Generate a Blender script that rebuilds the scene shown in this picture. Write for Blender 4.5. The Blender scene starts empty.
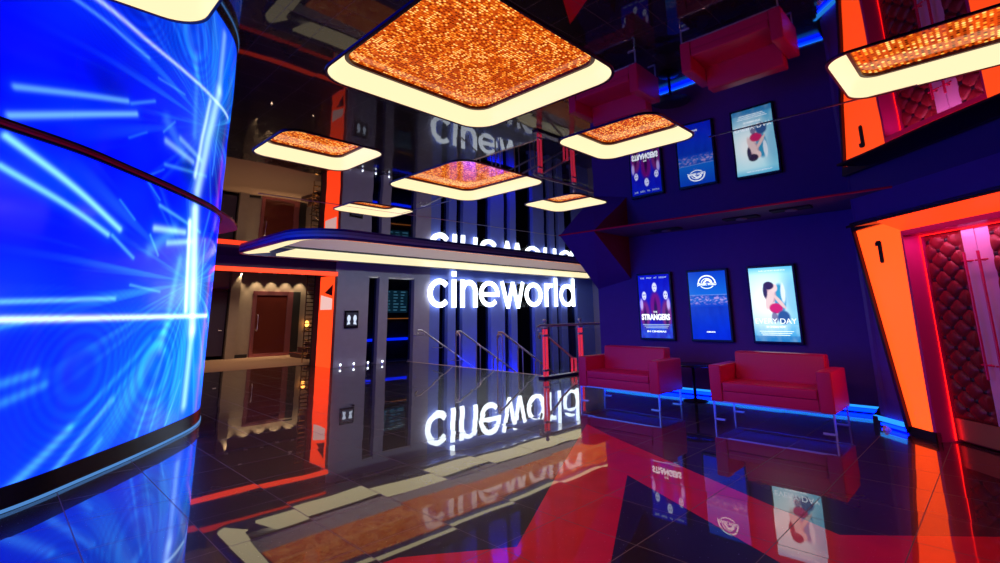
import bpy, bmesh, math, random
from mathutils import Vector, Matrix, noise
random.seed(7)
C = bpy.context.scene.collection
PI = math.pi
H = 3.04           # ceiling height
XW = 9.25          # poster wall
YB = 14.0          # back wall with the sign

# ------------------------------------------------------------------ helpers
def lnk(o, parent=None):
    C.objects.link(o)
    if parent: o.parent = parent
    return o

def obj(name, bm, mat, parent=None, smooth=False, kind=None, recalc=True):
    if recalc: bmesh.ops.recalc_face_normals(bm, faces=bm.faces)
    me = bpy.data.meshes.new(name)
    bm.to_mesh(me); bm.free()
    for m in (mat if isinstance(mat, (list, tuple)) else [mat]): me.materials.append(m)
    if smooth:
        for p in me.polygons: p.use_smooth = True
        try: me.set_sharp_from_angle(angle=math.radians(35))
        except Exception: pass
    o = bpy.data.objects.new(name, me)
    if kind: o['kind'] = kind
    return lnk(o, parent)

def tag(o, label, cat, group=None):
    o['label'] = label; o['category'] = cat
    if group: o['group'] = group
    return o

def thing(name, label, cat, loc=(0, 0, 0), rotz=0, group=None):
    o = bpy.data.objects.new(name, None); o.empty_display_size = .2
    o.location = loc; o.rotation_euler = (0, 0, rotz)
    lnk(o); return tag(o, label, cat, group)

def struct(name, bm, mat, label=None, smooth=False, recalc=True):
    o = obj(name, bm, mat, None, smooth, 'structure', recalc)
    if label: o['label'] = label
    return o

def copy_tree(o, parent=None):
    c = o.copy(); C.objects.link(c)
    if parent: c.parent = parent
    for ch in list(o.children): copy_tree(ch, c)
    return c

def box(bm, x0, x1, y0, y1, z0, z1, bev=0, M=None, seg=2):
    ret = bmesh.ops.create_cube(bm, size=1)
    vs = ret['verts']
    for v in vs:
        v.co = Vector((x0 + (v.co.x + .5) * (x1 - x0), y0 + (v.co.y + .5) * (y1 - y0), z0 + (v.co.z + .5) * (z1 - z0)))
    if bev:
        es = set(e for v in vs for e in v.link_edges)
        r = bmesh.ops.bevel(bm, geom=list(es), offset=bev, segments=seg, affect='EDGES', profile=.6)
        vs = [v for v in r['verts']] + [v for v in vs if v.is_valid]
        vs = list(set(vs))
    if M is not None:
        # flood the island to be sure all its verts move
        seen = set(v for v in vs if v.is_valid); st = list(seen)
        while st:
            v = st.pop()
            for e in v.link_edges:
                w = e.other_vert(v)
                if w not in seen: seen.add(w); st.append(w)
        for v in seen: v.co = M @ v.co
    return vs

def tube(bm, pts, r, n=10, cap=True):
    pts = [Vector(p) for p in pts]; rings = []
    up = Vector((0, 0, 1))
    for i, p in enumerate(pts):
        if i == 0: t = pts[1] - pts[0]
        elif i == len(pts) - 1: t = pts[-1] - pts[-2]
        else: t = (pts[i + 1] - p).normalized() + (p - pts[i - 1]).normalized()
        t.normalize()
        a = t.cross(up)
        if a.length < .05: a = t.cross(Vector((1, 0, 0)))
        a.normalize(); b = t.cross(a)
        rr = r[i] if isinstance(r, (list, tuple)) else r
        rings.append([bm.verts.new(p + (a * math.cos(2 * PI * k / n) + b * math.sin(2 * PI * k / n)) * rr) for k in range(n)])
    for i in range(len(rings) - 1):
        for k in range(n):
            bm.faces.new((rings[i][k], rings[i][(k + 1) % n], rings[i + 1][(k + 1) % n], rings[i + 1][k]))
    if cap:
        bm.faces.new(rings[0]); bm.faces.new(list(reversed(rings[-1])))

def lathe(bm, prof, n=24, c=(0, 0, 0)):
    rings = []
    for rr, z in prof:
        rings.append([bm.verts.new((c[0] + rr * math.cos(2 * PI * k / n), c[1] + rr * math.sin(2 * PI * k / n), c[2] + z)) for k in range(n)])
    for i in range(len(rings) - 1):
        for k in range(n):
            bm.faces.new((rings[i][k], rings[i][(k + 1) % n], rings[i + 1][(k + 1) % n], rings[i + 1][k]))
    bm.faces.new(rings[0]); bm.faces.new(list(reversed(rings[-1])))

def quad(bm, *p):
    return bm.faces.new([bm.verts.new(q) for q in p])

def prism(bm, poly, f0, f1):
    """poly: list of 2d points; f0/f1 map a 2d point to the near/far 3d point"""
    a = [bm.verts.new(f0(p)) for p in poly]; b = [bm.verts.new(f1(p)) for p in poly]
    bm.faces.new(a); bm.faces.new(list(reversed(b)))
    for i in range(len(poly)):
        j = (i + 1) % len(poly)
        bm.faces.new((a[i], b[i], b[j], a[j]))

def wallprism(bm, poly, z0, z1): prism(bm, poly, lambda p: (p[0], p[1], z0), lambda p: (p[0], p[1], z1))

def rrect(x0, x1, y0, y1, r, n=8):
    pts = []
    for cx, cy, a0 in ((x1 - r, y1 - r, 0), (x0 + r, y1 - r, 90), (x0 + r, y0 + r, 180), (x1 - r, y0 + r, 270)):
        for k in range(n + 1):
            a = math.radians(a0 + 90 * k / n); pts.append((cx + r * math.cos(a), cy + r * math.sin(a)))
    return pts

def filled(bm, outer, holes, z):
    """flat polygon with holes"""
    es = []
    for lp in [outer] + holes:
        vs = [bm.verts.new((p[0], p[1], z)) for p in lp]
        for i in range(len(vs)): es.append(bm.edges.new((vs[i], vs[(i + 1) % len(vs)])))
    bmesh.ops.triangle_fill(bm, use_beauty=True, use_dissolve=False, edges=es)

def loft(bm, loops, closed=True):
    R = [[bm.verts.new(p) for p in lp] for lp in loops]
    n = len(R[0])
    for i in range(len(R) - 1):
        for k in range(n if closed else n - 1):
            bm.faces.new((R[i][k], R[i][(k + 1) % n], R[i + 1][(k + 1) % n], R[i + 1][k]))
    return R

# ------------------------------------------------------------------ materials
def newmat(name):
    m = bpy.data.materials.new(name); m.use_nodes = True
    nt = m.node_tree; nt.nodes.clear()
    out = nt.nodes.new('ShaderNodeOutputMaterial')
    return m, nt, out

def N(nt, t, **k):
    n = nt.nodes.new(t)
    for a, b in k.items():
        if a.startswith('i_'): n.inputs[int(a[2:])].default_value = b
        else: setattr(n, a, b)
    return n

def pmat(name, col, rough=.5, metal=0, spec=.5, emit=None, es=0, coat=0, bump=0, bscale=60, var=0, trans=0, alpha=1, sheen=0):
    m, nt, out = newmat(name)
    b = N(nt, 'ShaderNodeBsdfPrincipled')
    b.inputs['Base Color'].default_value = (*col, 1); b.inputs['Roughness'].default_value = rough
    b.inputs['Metallic'].default_value = metal; b.inputs['Specular IOR Level'].default_value = spec
    b.inputs['Coat Weight'].default_value = coat; b.inputs['Coat Roughness'].default_value = .05
    b.inputs['Transmission Weight'].default_value = trans
    if emit: b.inputs['Emission Color'].default_value = (*emit, 1); b.inputs['Emission Strength'].default_value = es
    if var or bump:
        tc = N(nt, 'ShaderNodeTexCoord'); nz = N(nt, 'ShaderNodeTexNoise'); nz.inputs['Scale'].default_value = bscale
        nz.inputs['Detail'].default_value = 4
        nt.links.new(tc.outputs['Object'], nz.inputs['Vector'])
        if var:
            mx = N(nt, 'ShaderNodeMix', data_type='RGBA')
            mx.inputs['A'].default_value = (*[c * (1 - var) for c in col], 1); mx.inputs['B'].default_value = (*[min(1, c * (1 + var)) for c in col], 1)
            nt.links.new(nz.outputs['Fac'], mx.inputs['Factor']); nt.links.new(mx.outputs['Result'], b.inputs['Base Color'])
        if bump:
            bp = N(nt, 'ShaderNodeBump'); bp.inputs['Strength'].default_value = bump; bp.inputs['Distance'].default_value = .01
            nt.links.new(nz.outputs['Fac'], bp.inputs['Height']); nt.links.new(bp.outputs['Normal'], b.inputs['Normal'])
    nt.links.new(b.outputs[0], out.inputs[0])
    return m

def emat(name, col, s): 
    return pmat(name, (0.02, 0.02, 0.02), .4, emit=col, es=s)

def attr_emat(name, attr, s, rough=.12, spec=.5):
    m, nt, out = newmat(name)
    b = N(nt, 'ShaderNodeBsdfPrincipled'); a = N(nt, 'ShaderNodeAttribute', attribute_name=attr)
    b.inputs['Base Color'].default_value = (.01, .01, .015, 1); b.inputs['Roughness'].default_value = rough
    b.inputs['Specular IOR Level'].default_value = spec
    nt.links.new(a.outputs['Color'], b.inputs['Emission Color']); b.inputs['Emission Strength'].default_value = s
    nt.links.new(b.outputs[0], out.inputs[0]); return m

TS = .645; TX0 = 1.9; TY0 = 1.295
def floor_mat(name, col, speck):
    m, nt, out = newmat(name); L = nt.links.new
    g = N(nt, 'ShaderNodeNewGeometry')
    off = N(nt, 'ShaderNodeVectorMath', operation='SUBTRACT'); off.inputs[1].default_value = (TX0 - 10 * TS, TY0 - 10 * TS, 0)
    L(g.outputs['Position'], off.inputs[0])
    sc = N(nt, 'ShaderNodeVectorMath', operation='MULTIPLY'); sc.inputs[1].default_value = (1 / TS, 1 / TS, 0)
    L(off.outputs[0], sc.inputs[0])
    fl = N(nt, 'ShaderNodeVectorMath', operation='FLOOR'); L(sc.outputs[0], fl.inputs[0])
    fr = N(nt, 'ShaderNodeVectorMath', operation='FRACTION'); L(sc.outputs[0], fr.inputs[0])
    wn = N(nt, 'ShaderNodeTexWhiteNoise', noise_dimensions='3D'); L(fl.outputs[0], wn.inputs['Vector'])
    cen = N(nt, 'ShaderNodeVectorMath', operation='SUBTRACT'); cen.inputs[1].default_value = (.5, .5, .5); L(wn.outputs['Color'], cen.inputs[0])
    tl = N(nt, 'ShaderNodeVectorMath', operation='MULTIPLY'); tl.inputs[1].default_value = (.007, .007, 0); L(cen.outputs[0], tl.inputs[0])
    # gentle bow of every tile
    ns = N(nt, 'ShaderNodeTexNoise'); ns.inputs['Scale'].default_value = 1.7; ns.inputs['Detail'].default_value = 1
    L(g.outputs['Position'], ns.inputs['Vector'])
    c2 = N(nt, 'ShaderNodeVectorMath', operation='SUBTRACT'); c2.inputs[1].default_value = (.5, .5, .5); L(ns.outputs['Color'], c2.inputs[0])
    t2 = N(nt, 'ShaderNodeVectorMath', operation='MULTIPLY'); t2.inputs[1].default_value = (.006, .006, 0); L(c2.outputs[0], t2.inputs[0])
    ad = N(nt, 'ShaderNodeVectorMath', operation='ADD'); L(tl.outputs[0], ad.inputs[0]); L(t2.outputs[0], ad.inputs[1])
    ad2 = N(nt, 'ShaderNodeVectorMath', operation='ADD'); L(ad.outputs[0], ad2.inputs[0]); L(g.outputs['Normal'], ad2.inputs[1])
    nn = N(nt, 'ShaderNodeVectorMath', operation='NORMALIZE'); L(ad2.outputs[0], nn.inputs[0])
    # grout mask
    sx = N(nt, 'ShaderNodeSeparateXYZ'); L(fr.outputs[0], sx.inputs[0])
    def near0(sock):
        a = N(nt, 'ShaderNodeMath', operation='SUBTRACT'); a.inputs[1].default_value = .5; L(sock, a.inputs[0])
        b = N(nt, 'ShaderNodeMath', operation='ABSOLUTE'); L(a.outputs[0], b.inputs[0])
        c = N(nt, 'ShaderNodeMath', operation='GREATER_THAN'); c.inputs[1].default_value = .495; L(b.outputs[0], c.inputs[0]); return c
    gx, gy = near0(sx.outputs['X']), near0(sx.outputs['Y'])
    gm = N(nt, 'ShaderNodeMath', operation='MAXIMUM'); L(gx.outputs[0], gm.inputs[0]); L(gy.outputs[0], gm.inputs[1])
    # mirror chips
    vo = N(nt, 'ShaderNodeTexVoronoi', feature='F1'); vo.inputs['Scale'].default_value = 34; L(g.outputs['Position'], vo.inputs['Vector'])
    lt = N(nt, 'ShaderNodeMath', operation='LESS_THAN'); lt.inputs[1].default_value = .07; L(vo.outputs['Distance'], lt.inputs[0])
    sepc = N(nt, 'ShaderNodeSeparateColor'); L(vo.outputs['Color'], sepc.inputs[0])
    g2 = N(nt, 'ShaderNodeMath', operation='GREATER_THAN'); g2.inputs[1].default_value = .55; L(sepc.outputs[0], g2.inputs[0])
    ch = N(nt, 'ShaderNodeMath', operation='MULTIPLY'); L(lt.outputs[0], ch.inputs[0]); L(g2.outputs[0], ch.inputs[1])
    nz = N(nt, 'ShaderNodeTexNoise'); nz.inputs['Scale'].default_value = 3.5; nz.inputs['Detail'].default_value = 5; L(g.outputs['Position'], nz.inputs['Vector'])
    m0 = N(nt, 'ShaderNodeMix', data_type='RGBA'); m0.inputs['A'].default_value = (*[c * .7 for c in col], 1); m0.inputs['B'].default_value = (*[c * 1.3 for c in col], 1)
    L(nz.outputs['Fac'], m0.inputs['Factor'])
    m1 = N(nt, 'ShaderNodeMix', data_type='RGBA'); L(m0.outputs['Result'], m1.inputs['A']); m1.inputs['B'].default_value = (*speck, 1); L(ch.outputs[0], m1.inputs['Factor'])
    m2 = N(nt, 'ShaderNodeMix', data_type='RGBA'); L(m1.outputs['Result'], m2.inputs['A']); m2.inputs['B'].default_value = (.13, .115, .125, 1); L(gm.outputs[0], m2.inputs['Factor'])
    b = N(nt, 'ShaderNodeBsdfPrincipled')
    L(m2.outputs['Result'], b.inputs['Base Color']); L(nn.outputs[0], b.inputs['Normal'])
    b.inputs['IOR'].default_value = 1.2; b.inputs['Coat IOR'].default_value = 1.74; b.inputs['Coat Roughness'].default_value = .018
    cw = N(nt, 'ShaderNodeMath', operation='SUBTRACT'); cw.inputs[0].default_value = 1.0; L(gm.outputs[0], cw.inputs[1]); L(cw.outputs[0], b.inputs['Coat Weight'])
    L(nn.outputs[0], b.inputs['Coat Normal'])
    ro = N(nt, 'ShaderNodeMath', operation='MULTIPLY_ADD'); L(gm.outputs[0], ro.inputs[0]); ro.inputs[1].default_value = .3; ro.inputs[2].default_value = .32
    L(ro.outputs[0], b.inputs['Roughness'])
    L(b.outputs[0], out.inputs[0]); return m

M_floor = floor_mat('black_speckled_tile', (.016, .012, .017), (.5, .5, .55))
M_floor_red = floor_mat('red_speckled_tile', (.62, .008, .02), (.8, .5, .5))

def mirror_mat():
    m, nt, out = newmat('black_mirror_ceiling'); L = nt.links.new
    g = N(nt, 'ShaderNodeNewGeometry'); ns = N(nt, 'ShaderNodeTexNoise'); ns.inputs['Scale'].default_value = .9; ns.inputs['Detail'].default_value = 1
    L(g.outputs['Position'], ns.inputs['Vector'])
    c2 = N(nt, 'ShaderNodeVectorMath', operation='SUBTRACT'); c2.inputs[1].default_value = (.5, .5, .5); L(ns.outputs['Color'], c2.inputs[0])
    t2 = N(nt, 'ShaderNodeVectorMath', operation='MULTIPLY'); t2.inputs[1].default_value = (.012, .012, 0); L(c2.outputs[0], t2.inputs[0])
    ad = N(nt, 'ShaderNodeVectorMath', operation='ADD'); L(t2.outputs[0], ad.inputs[0]); L(g.outputs['Normal'], ad.inputs[1])
    nn = N(nt, 'ShaderNodeVectorMath', operation='NORMALIZE'); L(ad.outputs[0], nn.inputs[0])
    b = N(nt, 'ShaderNodeBsdfPrincipled'); b.inputs['Base Color'].default_value = (.42, .41, .44, 1)
    b.inputs['Metallic'].default_value = 1; b.inputs['Roughness'].default_value = .02
    L(nn.outputs[0], b.inputs['Normal']); L(b.outputs[0], out.inputs[0]); return m
M_mirror = mirror_mat()

def sparkle_mat(name, cell, s, seed=0.):
    m, nt, out = newmat(name); L = nt.links.new
    g = N(nt, 'ShaderNodeNewGeometry')
    sc = N(nt, 'ShaderNodeVectorMath', operation='SCALE'); sc.inputs['Scale'].default_value = 1 / cell; L(g.outputs['Position'], sc.inputs[0])
    ofs = N(nt, 'ShaderNodeVectorMath', operation='ADD'); ofs.inputs[1].default_value = (seed, seed * 1.7, 0); L(sc.outputs[0], ofs.inputs[0])
    fl = N(nt, 'ShaderNodeVectorMath', operation='FLOOR'); L(ofs.outputs[0], fl.inputs[0])
    fr = N(nt, 'ShaderNodeVectorMath', operation='FRACTION'); L(ofs.outputs[0], fr.inputs[0])
    wn = N(nt, 'ShaderNodeTexWhiteNoise', noise_dimensions='2D'); L(fl.outputs[0], wn.inputs['Vector'])
    c = N(nt, 'ShaderNodeVectorMath', operation='SUBTRACT'); c.inputs[1].default_value = (.5, .5, 0); L(fr.outputs[0], c.inputs[0])
    c1 = N(nt, 'ShaderNodeVectorMath', operation='MULTIPLY'); c1.inputs[1].default_value = (.8, 1.15, 0); L(c.outputs[0], c1.inputs[0])
    ln = N(nt, 'ShaderNodeVectorMath', operation='LENGTH'); L(c1.outputs[0], ln.inputs[0])
    dot = N(nt, 'ShaderNodeMapRange'); dot.inputs['From Min'].default_value = .2; dot.inputs['From Max'].default_value = .46
    dot.inputs['To Min'].default_value = 1; dot.inputs['To Max'].default_value = .0; L(ln.outputs['Value'], dot.inputs['Value'])
    big = N(nt, 'ShaderNodeTexNoise'); big.inputs['Scale'].default_value = 3.2; big.inputs['Detail'].default_value = 5; big.inputs['Roughness'].default_value = .7; L(g.outputs['Position'], big.inputs['Vector'])
    # brightness of a crystal: random, biased by the large clouds
    a = N(nt, 'ShaderNodeMath', operation='MULTIPLY_ADD'); L(big.outputs['Fac'], a.inputs[0]); a.inputs[1].default_value = 1.5; a.inputs[2].default_value = -.75
    a2 = N(nt, 'ShaderNodeMath', operation='ADD'); L(a.outputs[0], a2.inputs[0]); L(wn.outputs['Value'], a2.inputs[1])
    cr = N(nt, 'ShaderNodeValToRGB'); e = cr.color_ramp.elements
    e[0].position = .12; e[0].color = (.09, .012, .0, 1); e[1].position = .95; e[1].color = (1.7, 1.0, .25, 1)
    for p, col in ((.35, (.45, .05, .004, 1)), (.55, (1.1, .22, .01, 1)), (.75, (1.4, .55, .05, 1))):
        n = cr.color_ramp.elements.new(p); n.color = col
    L(a2.outputs[0], cr.inputs[0])
    base = N(nt, 'ShaderNodeMix', data_type='RGBA'); base.inputs['A'].default_value = (.62, .065, .003, 1)
    L(dot.outputs[0], base.inputs['Factor']); L(cr.outputs[0], base.inputs['B'])
    b = N(nt, 'ShaderNodeBsdfPrincipled'); b.inputs['Base Color'].default_value = (.03, .008, .004, 1); b.inputs['Roughness'].default_value = .06
    b.inputs['IOR'].default_value = 1.45
    L(base.outputs['Result'], b.inputs['Emission Color']); b.inputs['Emission Strength'].default_value = s
    L(b.outputs[0], out.inputs[0]); return m
M_spark = sparkle_mat('amber_crystal_panel', .019, 1.0)
M_spark2 = sparkle_mat('amber_crystal_panel_wide', .03, 1.0, 3.)

M_rim = emat('warm_diffuser', (1, .80, .46), 1.2)
M_strip = emat('warm_white_strip', (1, .86, .50), 1.05)
M_frame = pmat('dark_violet_metal', (.05, .02, .06), .3, .6)
M_navy = pmat('navy_gloss_paint', (.035, .04, .22), .3, .0, .5)
M_greyfascia = pmat('grey_fascia_paint', (.55, .57, .62), .5)
M_ledgebl = pmat('black_metal', (.012, .012, .02), .25, .5)
M_wallnavy = pmat('navy_wall_paint', (.11, .035, .44), .55, var=.08, bscale=8)
M_wallpurple = pmat('purple_ceiling_paint', (.10, .05, .22), .5, var=.1, bscale=4)
M_wallgrey = pmat('grey_lilac_wall_paint', (.36, .33, .48), .5, var=.1, bscale=5)
M_pilaster = pmat('slate_blue_pilaster_paint', (.17, .24, .78), .45, var=.08, bscale=5)
M_black = pmat('matt_black', (.01, .009, .012), .6)
M_darkred = pmat('dark_red_paint', (.20, .012, .03), .45)
M_redtrim = pmat('glossy_crimson_trim', (.55, .01, .10), .2, emit=(.6, .0, .05), es=.05)
M_sofa = pmat('red_leather', (.66, .010, .15), .38, bump=.25, bscale=90, var=.12)
M_chrome = pmat('polished_steel', (.92, .92, .95), .3, .9)
M_brass = pmat('brushed_brass', (.75, .5, .3), .25, 1)
M_redpost = pmat('red_lit_post', (.7, .06, .12), .25, .5, emit=(1, .04, .10), es=.55)
M_cable = pmat('dark_table_top', (.012, .012, .02), .25)
M_orange = emat('orange_lightbox', (1, .062, .006), 2.3)
M_orange2 = emat('orange_lit_lintel', (1, .045, .007), 1.9)
M_bluestrip = emat('blue_led_strip', (.0, .02, 1), 70)
M_cyanstrip = emat('cyan_blue_diffuser', (.02, .30, 1), 1.3)
M_blueglow = emat('pure_blue_glow', (.0, .008, 1), 14)  # for the added emitters that make the blue floor glow
M_sign = emat('white_sign_face', (.82, .92, 1), 3.2)
M_glass = pmat('dark_window_glass', (.3, .35, .5), .02, trans=1, spec=.5); M_glass.node_tree.nodes['Principled BSDF'].inputs['IOR'].default_value = 1.12
M_clear = pmat('clear_glass', (.9, .95, 1), .0, trans=1, spec=.5)
M_corrwall = pmat('taupe_wall_paint', (.30, .245, .19), .6, var=.12, bscale=6)
M_carpet = pmat('tan_carpet', (.42, .27, .17), .9, bump=.4, bscale=120, var=.25)
M_doorred = pmat('rose_metal_frame', (.5, .17, .2), .25, .7)
M_leather = pmat('oxblood_leather', (.20, .010, .022), .42, bump=.2, bscale=80, var=.15)
M_button = pmat('dark_button', (.01, .004, .01), .5)
M_reveal = pmat('plum_reveal_paint', (.60, .02, .28), .4)
M_plate = pmat('reflection_tinted_plate', (.80, .55, .90), .35, .25, bump=.15, bscale=9)  # lavender base stands in for reflected blue and red light
M_redline = emat('red_led_line', (1, .006, .003), 3.5)
M_kick = pmat('copper_kick_plate', (.55, .28, .16), .35, .6)
M_spot = emat('spot_lens', (1, .78, .45), 14)
M_dimbeige = pmat('satin_bezel', (.35, .3, .35), .3, .5)
M_stone = pmat('dark_stair_stone', (.05, .055, .09), .3)
M_white = pmat('white_gloss_paint', (.8, .8, .82), .3)

# ------------------------------------------------------------------ camera
f, cy = 496.509, 212.673
r = Vector((0.7063110, -0.7078318, -0.0099401)); u = Vector((-0.1338516, -0.1473260, 0.9799892)); w = Vector((0.6951320, 0.6908467, 0.1988024))
cam = bpy.data.cameras.new('camera'); co = bpy.data.objects.new('camera', cam); lnk(co)
Mx = Matrix.Identity(4)
for i in range(3):
    Mx[i][0] = r[i]; Mx[i][1] = u[i]; Mx[i][2] = -w[i]
Mx[2][3] = 1.5
co.matrix_world = Mx
cam.sensor_fit = 'HORIZONTAL'; cam.sensor_width = 36; cam.lens = f / 1000 * 36
cam.shift_y = (cy - 281.5) / 1000; cam.clip_start = .05; cam.clip_end = 200
bpy.context.scene.camera = co

# ------------------------------------------------------------------ floor
STX = 9.75          # top edge of the stairs
bm = bmesh.new()
# hall floor: left of the stairs, then the strip in front of the balustrade up to the poster wall
poly = [(-5, -5), (12.2, -5), (12.2, 7.75), (STX, 7.75), (STX, 13.75), (STX, YB), (7.1, YB), (7.1, 15.6), (-5, 15.6)]
wallprism(bm, poly, -.25, 0)
struct('floor', bm, M_floor)
bm = bmesh.new()
red = [(5.95, 4.35), (5.64, 3.72), (4.98, 2.45), (4.27, 1.02), (4.96, .25), (7.5, -2.6), (6.2, -3.6), (2.2, .3), (2.55, 1.05), (3.58, 1.19), (4.42, 2.74), (2.87, 1.93), (1.7, 1.32), (1.2, 2.2), (2.01, 2.91), (2.63, 2.49), (4.11, 3.3), (5.05, 3.87)]
# upper (far) edge, then back along the near edge
red = [(5.98, 4.30), (5.64, 3.74), (4.27, 1.02), (4.96, .25), (6.6, -1.6), (5.2, -2.2), (3.3, .1), (3.58, 1.19), (4.42, 2.74), (2.87, 1.93), (1.5, 1.2), (.9, 1.9), (1.4, 3.0), (2.01, 2.93), (2.63, 2.49), (4.11, 3.3)]
wallprism(bm, red, 0.0002, .0012)
o = struct('trim_1', bm, M_floor_red, 'red zigzag band of tiles inlaid in the black floor')
bm = bmesh.new(); box(bm, -5, 10.6, 15.6, 20.3, -.25, .0)
struct('corridor_floor', bm, M_carpet)

# ------------------------------------------------------------------ ceiling with coffers
coffers = [  # x0,x1,y0,y1, radius, label
    (1.29, 2.74, 1.56, 2.96, .20, 'largest square amber crystal ceiling light, nearest the camera', 0),
    (3.14, 4.50, 3.65, 5.09, .20, 'large square amber ceiling light in the middle, above the sign reflection', 0),
    (-.42, .585, 1.90, 2.89, .17, 'square ceiling light over the curved video screen, only its rim showing', 0),
    (1.54, 2.50, 4.02, 4.92, .15, 'small square amber ceiling light between the curved screen and the largest light', 0),
    (3.42, 4.26, 1.72, 2.70, .15, 'small square amber ceiling light in front of the film posters', 0),
    (3.48, 4.36, -.44, .58, .15, 'square amber ceiling light beside the numbered doorway', 1),
    (3.34, 4.34, 6.10, 6.86, .15, 'small amber ceiling light above the orange portal column', 0),
    (5.18, 6.02, 3.76, 4.71, .15, 'small amber ceiling light right above the end of the white sign', 0),
]
def oval(inset=0., n=10):
    x0, x1, y0, y1 = 3.85 + inset, 18.2 - inset, 8.88 + inset, 12.72 - inset
    ra, rb = .45 - inset * .5, 1.0 - inset * .6
    pts = []
    for cx, cyy, a0, q in ((x1 - .3, y1 - .3, 0, .3), (x0 + ra, y1 - ra, 90, ra), (x0 + rb, y0 + rb, 180, rb), (x1 - .3, y0 + .3, 270, .3)):
        for k in range(n + 1):
            a = math.radians(a0 + 90 * k / n); pts.append((cx + q * math.cos(a), cyy + q * math.sin(a)))
    return pts
bm = bmesh.new()
outer = [(-5, -5), (6.93, -5), (6.93, -.33), (7.93, .70), (7.93, 6.2), (20.5, 6.2), (20.5, YB), (-5, YB)]
filled(bm, outer, [rrect(c[0], c[1], c[2], c[3], c[4]) for c in coffers] + [oval()], H)
for fc in bm.faces:
    if fc.normal.z > 0: fc.normal_flip()
struct('ceiling', bm, M_mirror, recalc=False)
# matt strip of ceiling along the poster wall, bounded by the crimson lip
bm = bmesh.new()
wallprism(bm, [(7.93, 6.2), (7.93, .70), (6.93, -.33), (6.93, -5), (12.2, -5), (12.2, 6.2)], H, H + .1)
struct('ceiling_border', bm, M_wallpurple, 'matt purple ceiling strip above the poster wall')
bm = bmesh.new()
lip = [(7.93, 6.2), (7.93, .70), (6.93, -.33), (6.93, -3)]
for a, b in zip(lip[:-1], lip[1:]):
    tube(bm, [(a[0], a[1], H - .004), (b[0], b[1], H - .004)], .012, 6)
struct('trim_2', bm, M_redtrim, 'thin crimson edge between mirror ceiling and matt strip')
# joints between mirror panels
bm = bmesh.new()
for a, b in (((2.2, 6.55), (7.93, 6.25)), ((4.28, 5.2), (4.28, 6.4)), ((4.35, .2), (4.35, 1.66))):
    a, b = Vector((*a, H)), Vector((*b, H)); d = (b - a).normalized(); s = Vector((-d.y, d.x, 0)) * .006
    quad(bm, a - s - Vector((0, 0, .002)), b - s - Vector((0, 0, .002)), b + s - Vector((0, 0, .002)), a + s - Vector((0, 0, .002)))
ret = bmesh.ops.extrude_face_region(bm, geom=list(bm.faces))
for v in [g for g in ret['geom'] if isinstance(g, bmesh.types.BMVert)]: v.co.z -= .003
struct('trim_3', bm, M_dimbeige, 'thin joint strips between the mirror ceiling panels')
# roof slab above coffers
bm = bmesh.new(); box(bm, -5, 20.5, -5, 20.3, 3.75, 3.9)
struct('roof_slab', bm, M_black)

for c in coffers:
    x0, x1, y0, y1, rr, lab, wide = c
    t = thing('ceiling_light', lab, 'ceiling light', (0, 0, 0), 0, 'square amber ceiling lights')
    cx, cyy = (x0 + x1) / 2, (y0 + y1) / 2
    t.location = (cx, cyy, H)
    def lp(ins, z, rad): return [(p[0] - cx, p[1] - cyy, z) for p in rrect(x0 + ins, x1 - ins, y0 + ins, y1 - ins, rad)]
    bm = bmesh.new()
    loft(bm, [lp(.0, -.002, rr), lp(.01, .03, rr), lp(.03, .075, rr * .95), lp(.065, .11, rr * .8), lp(.09, .122, rr * .7)])
    obj('light_rim', bm, M_rim, t, True)
    bm = bmesh.new(); loft(bm, [lp(-.014, .02, rr), lp(-.014, -.008, rr), lp(.0, -.008, rr), lp(.0, .02, rr)])
    obj('outer_edge', bm, M_frame, t)
    bm = bmesh.new(); loft(bm, [lp(.088, .15, rr * .7), lp(.088, .104, rr * .7), lp(.108, .104, rr * .68), lp(.108, .15, rr * .68)])
    obj('frame', bm, M_frame, t)
    bm = bmesh.new(); vs = [bm.verts.new(p) for p in lp(.106, .128, rr * .68)]; bm.faces.new(vs)
    ex = bmesh.ops.extrude_face_region(bm, geom=list(bm.faces))
    for v in [g for g in ex['geom'] if isinstance(g, bmesh.types.BMVert)]: v.co.z += .05
    obj('crystal_panel', bm, M_spark2 if wide else M_spark, t)
    ld = bpy.data.lights.new('coffer_fill_spot', 'SPOT'); ld.energy = 27 * (x1 - x0) * (y1 - y0); ld.color = (1, .42, .40); ld.spot_size = math.radians(165); ld.spot_blend = .6; ld.shadow_soft_size = .04  # added pinkish spot, brightens sofas and floor beyond what the rim gives
    lo = bpy.data.objects.new('coffer_fill_spot', ld); lnk(lo, t); lo.location = (0, 0, .02)

# the long oval coffer in front of the sign
t = thing('oval_ceiling_light', 'long curved ceiling light with navy lip above the stairs and sign', 'ceiling light', (4, 9, H))
def L3(p): return (p[0] - 4, p[1] - 9, p[2] - H)
o0, o1 = oval(0), oval(.05)
bm = bmesh.new()
loft(bm, [[L3((*p, 2.985)) for p in o0], [L3((*p, 2.935)) for p in o0], [L3((*p, 2.935)) for p in o1], [L3((*p, 3.2)) for p in o1]])
obj('navy_lip', bm, M_navy, t, True)
bm = bmesh.new()
o9 = oval(-.012)
loft(bm, [[L3((*p, 3.035)) for p in o9], [L3((*p, 2.985)) for p in o9], [L3((*p, 2.985)) for p in oval(.02)], [L3((*p, 3.035)) for p in oval(.02)]])
obj('grey_band', bm, M_greyfascia, t, True)
n = 11
i0, i1 = oval(.06), oval(.28)
bm = bmesh.new()
idx = list(range(n + 3, 4 * n))
A_, B_ = [], []
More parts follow.
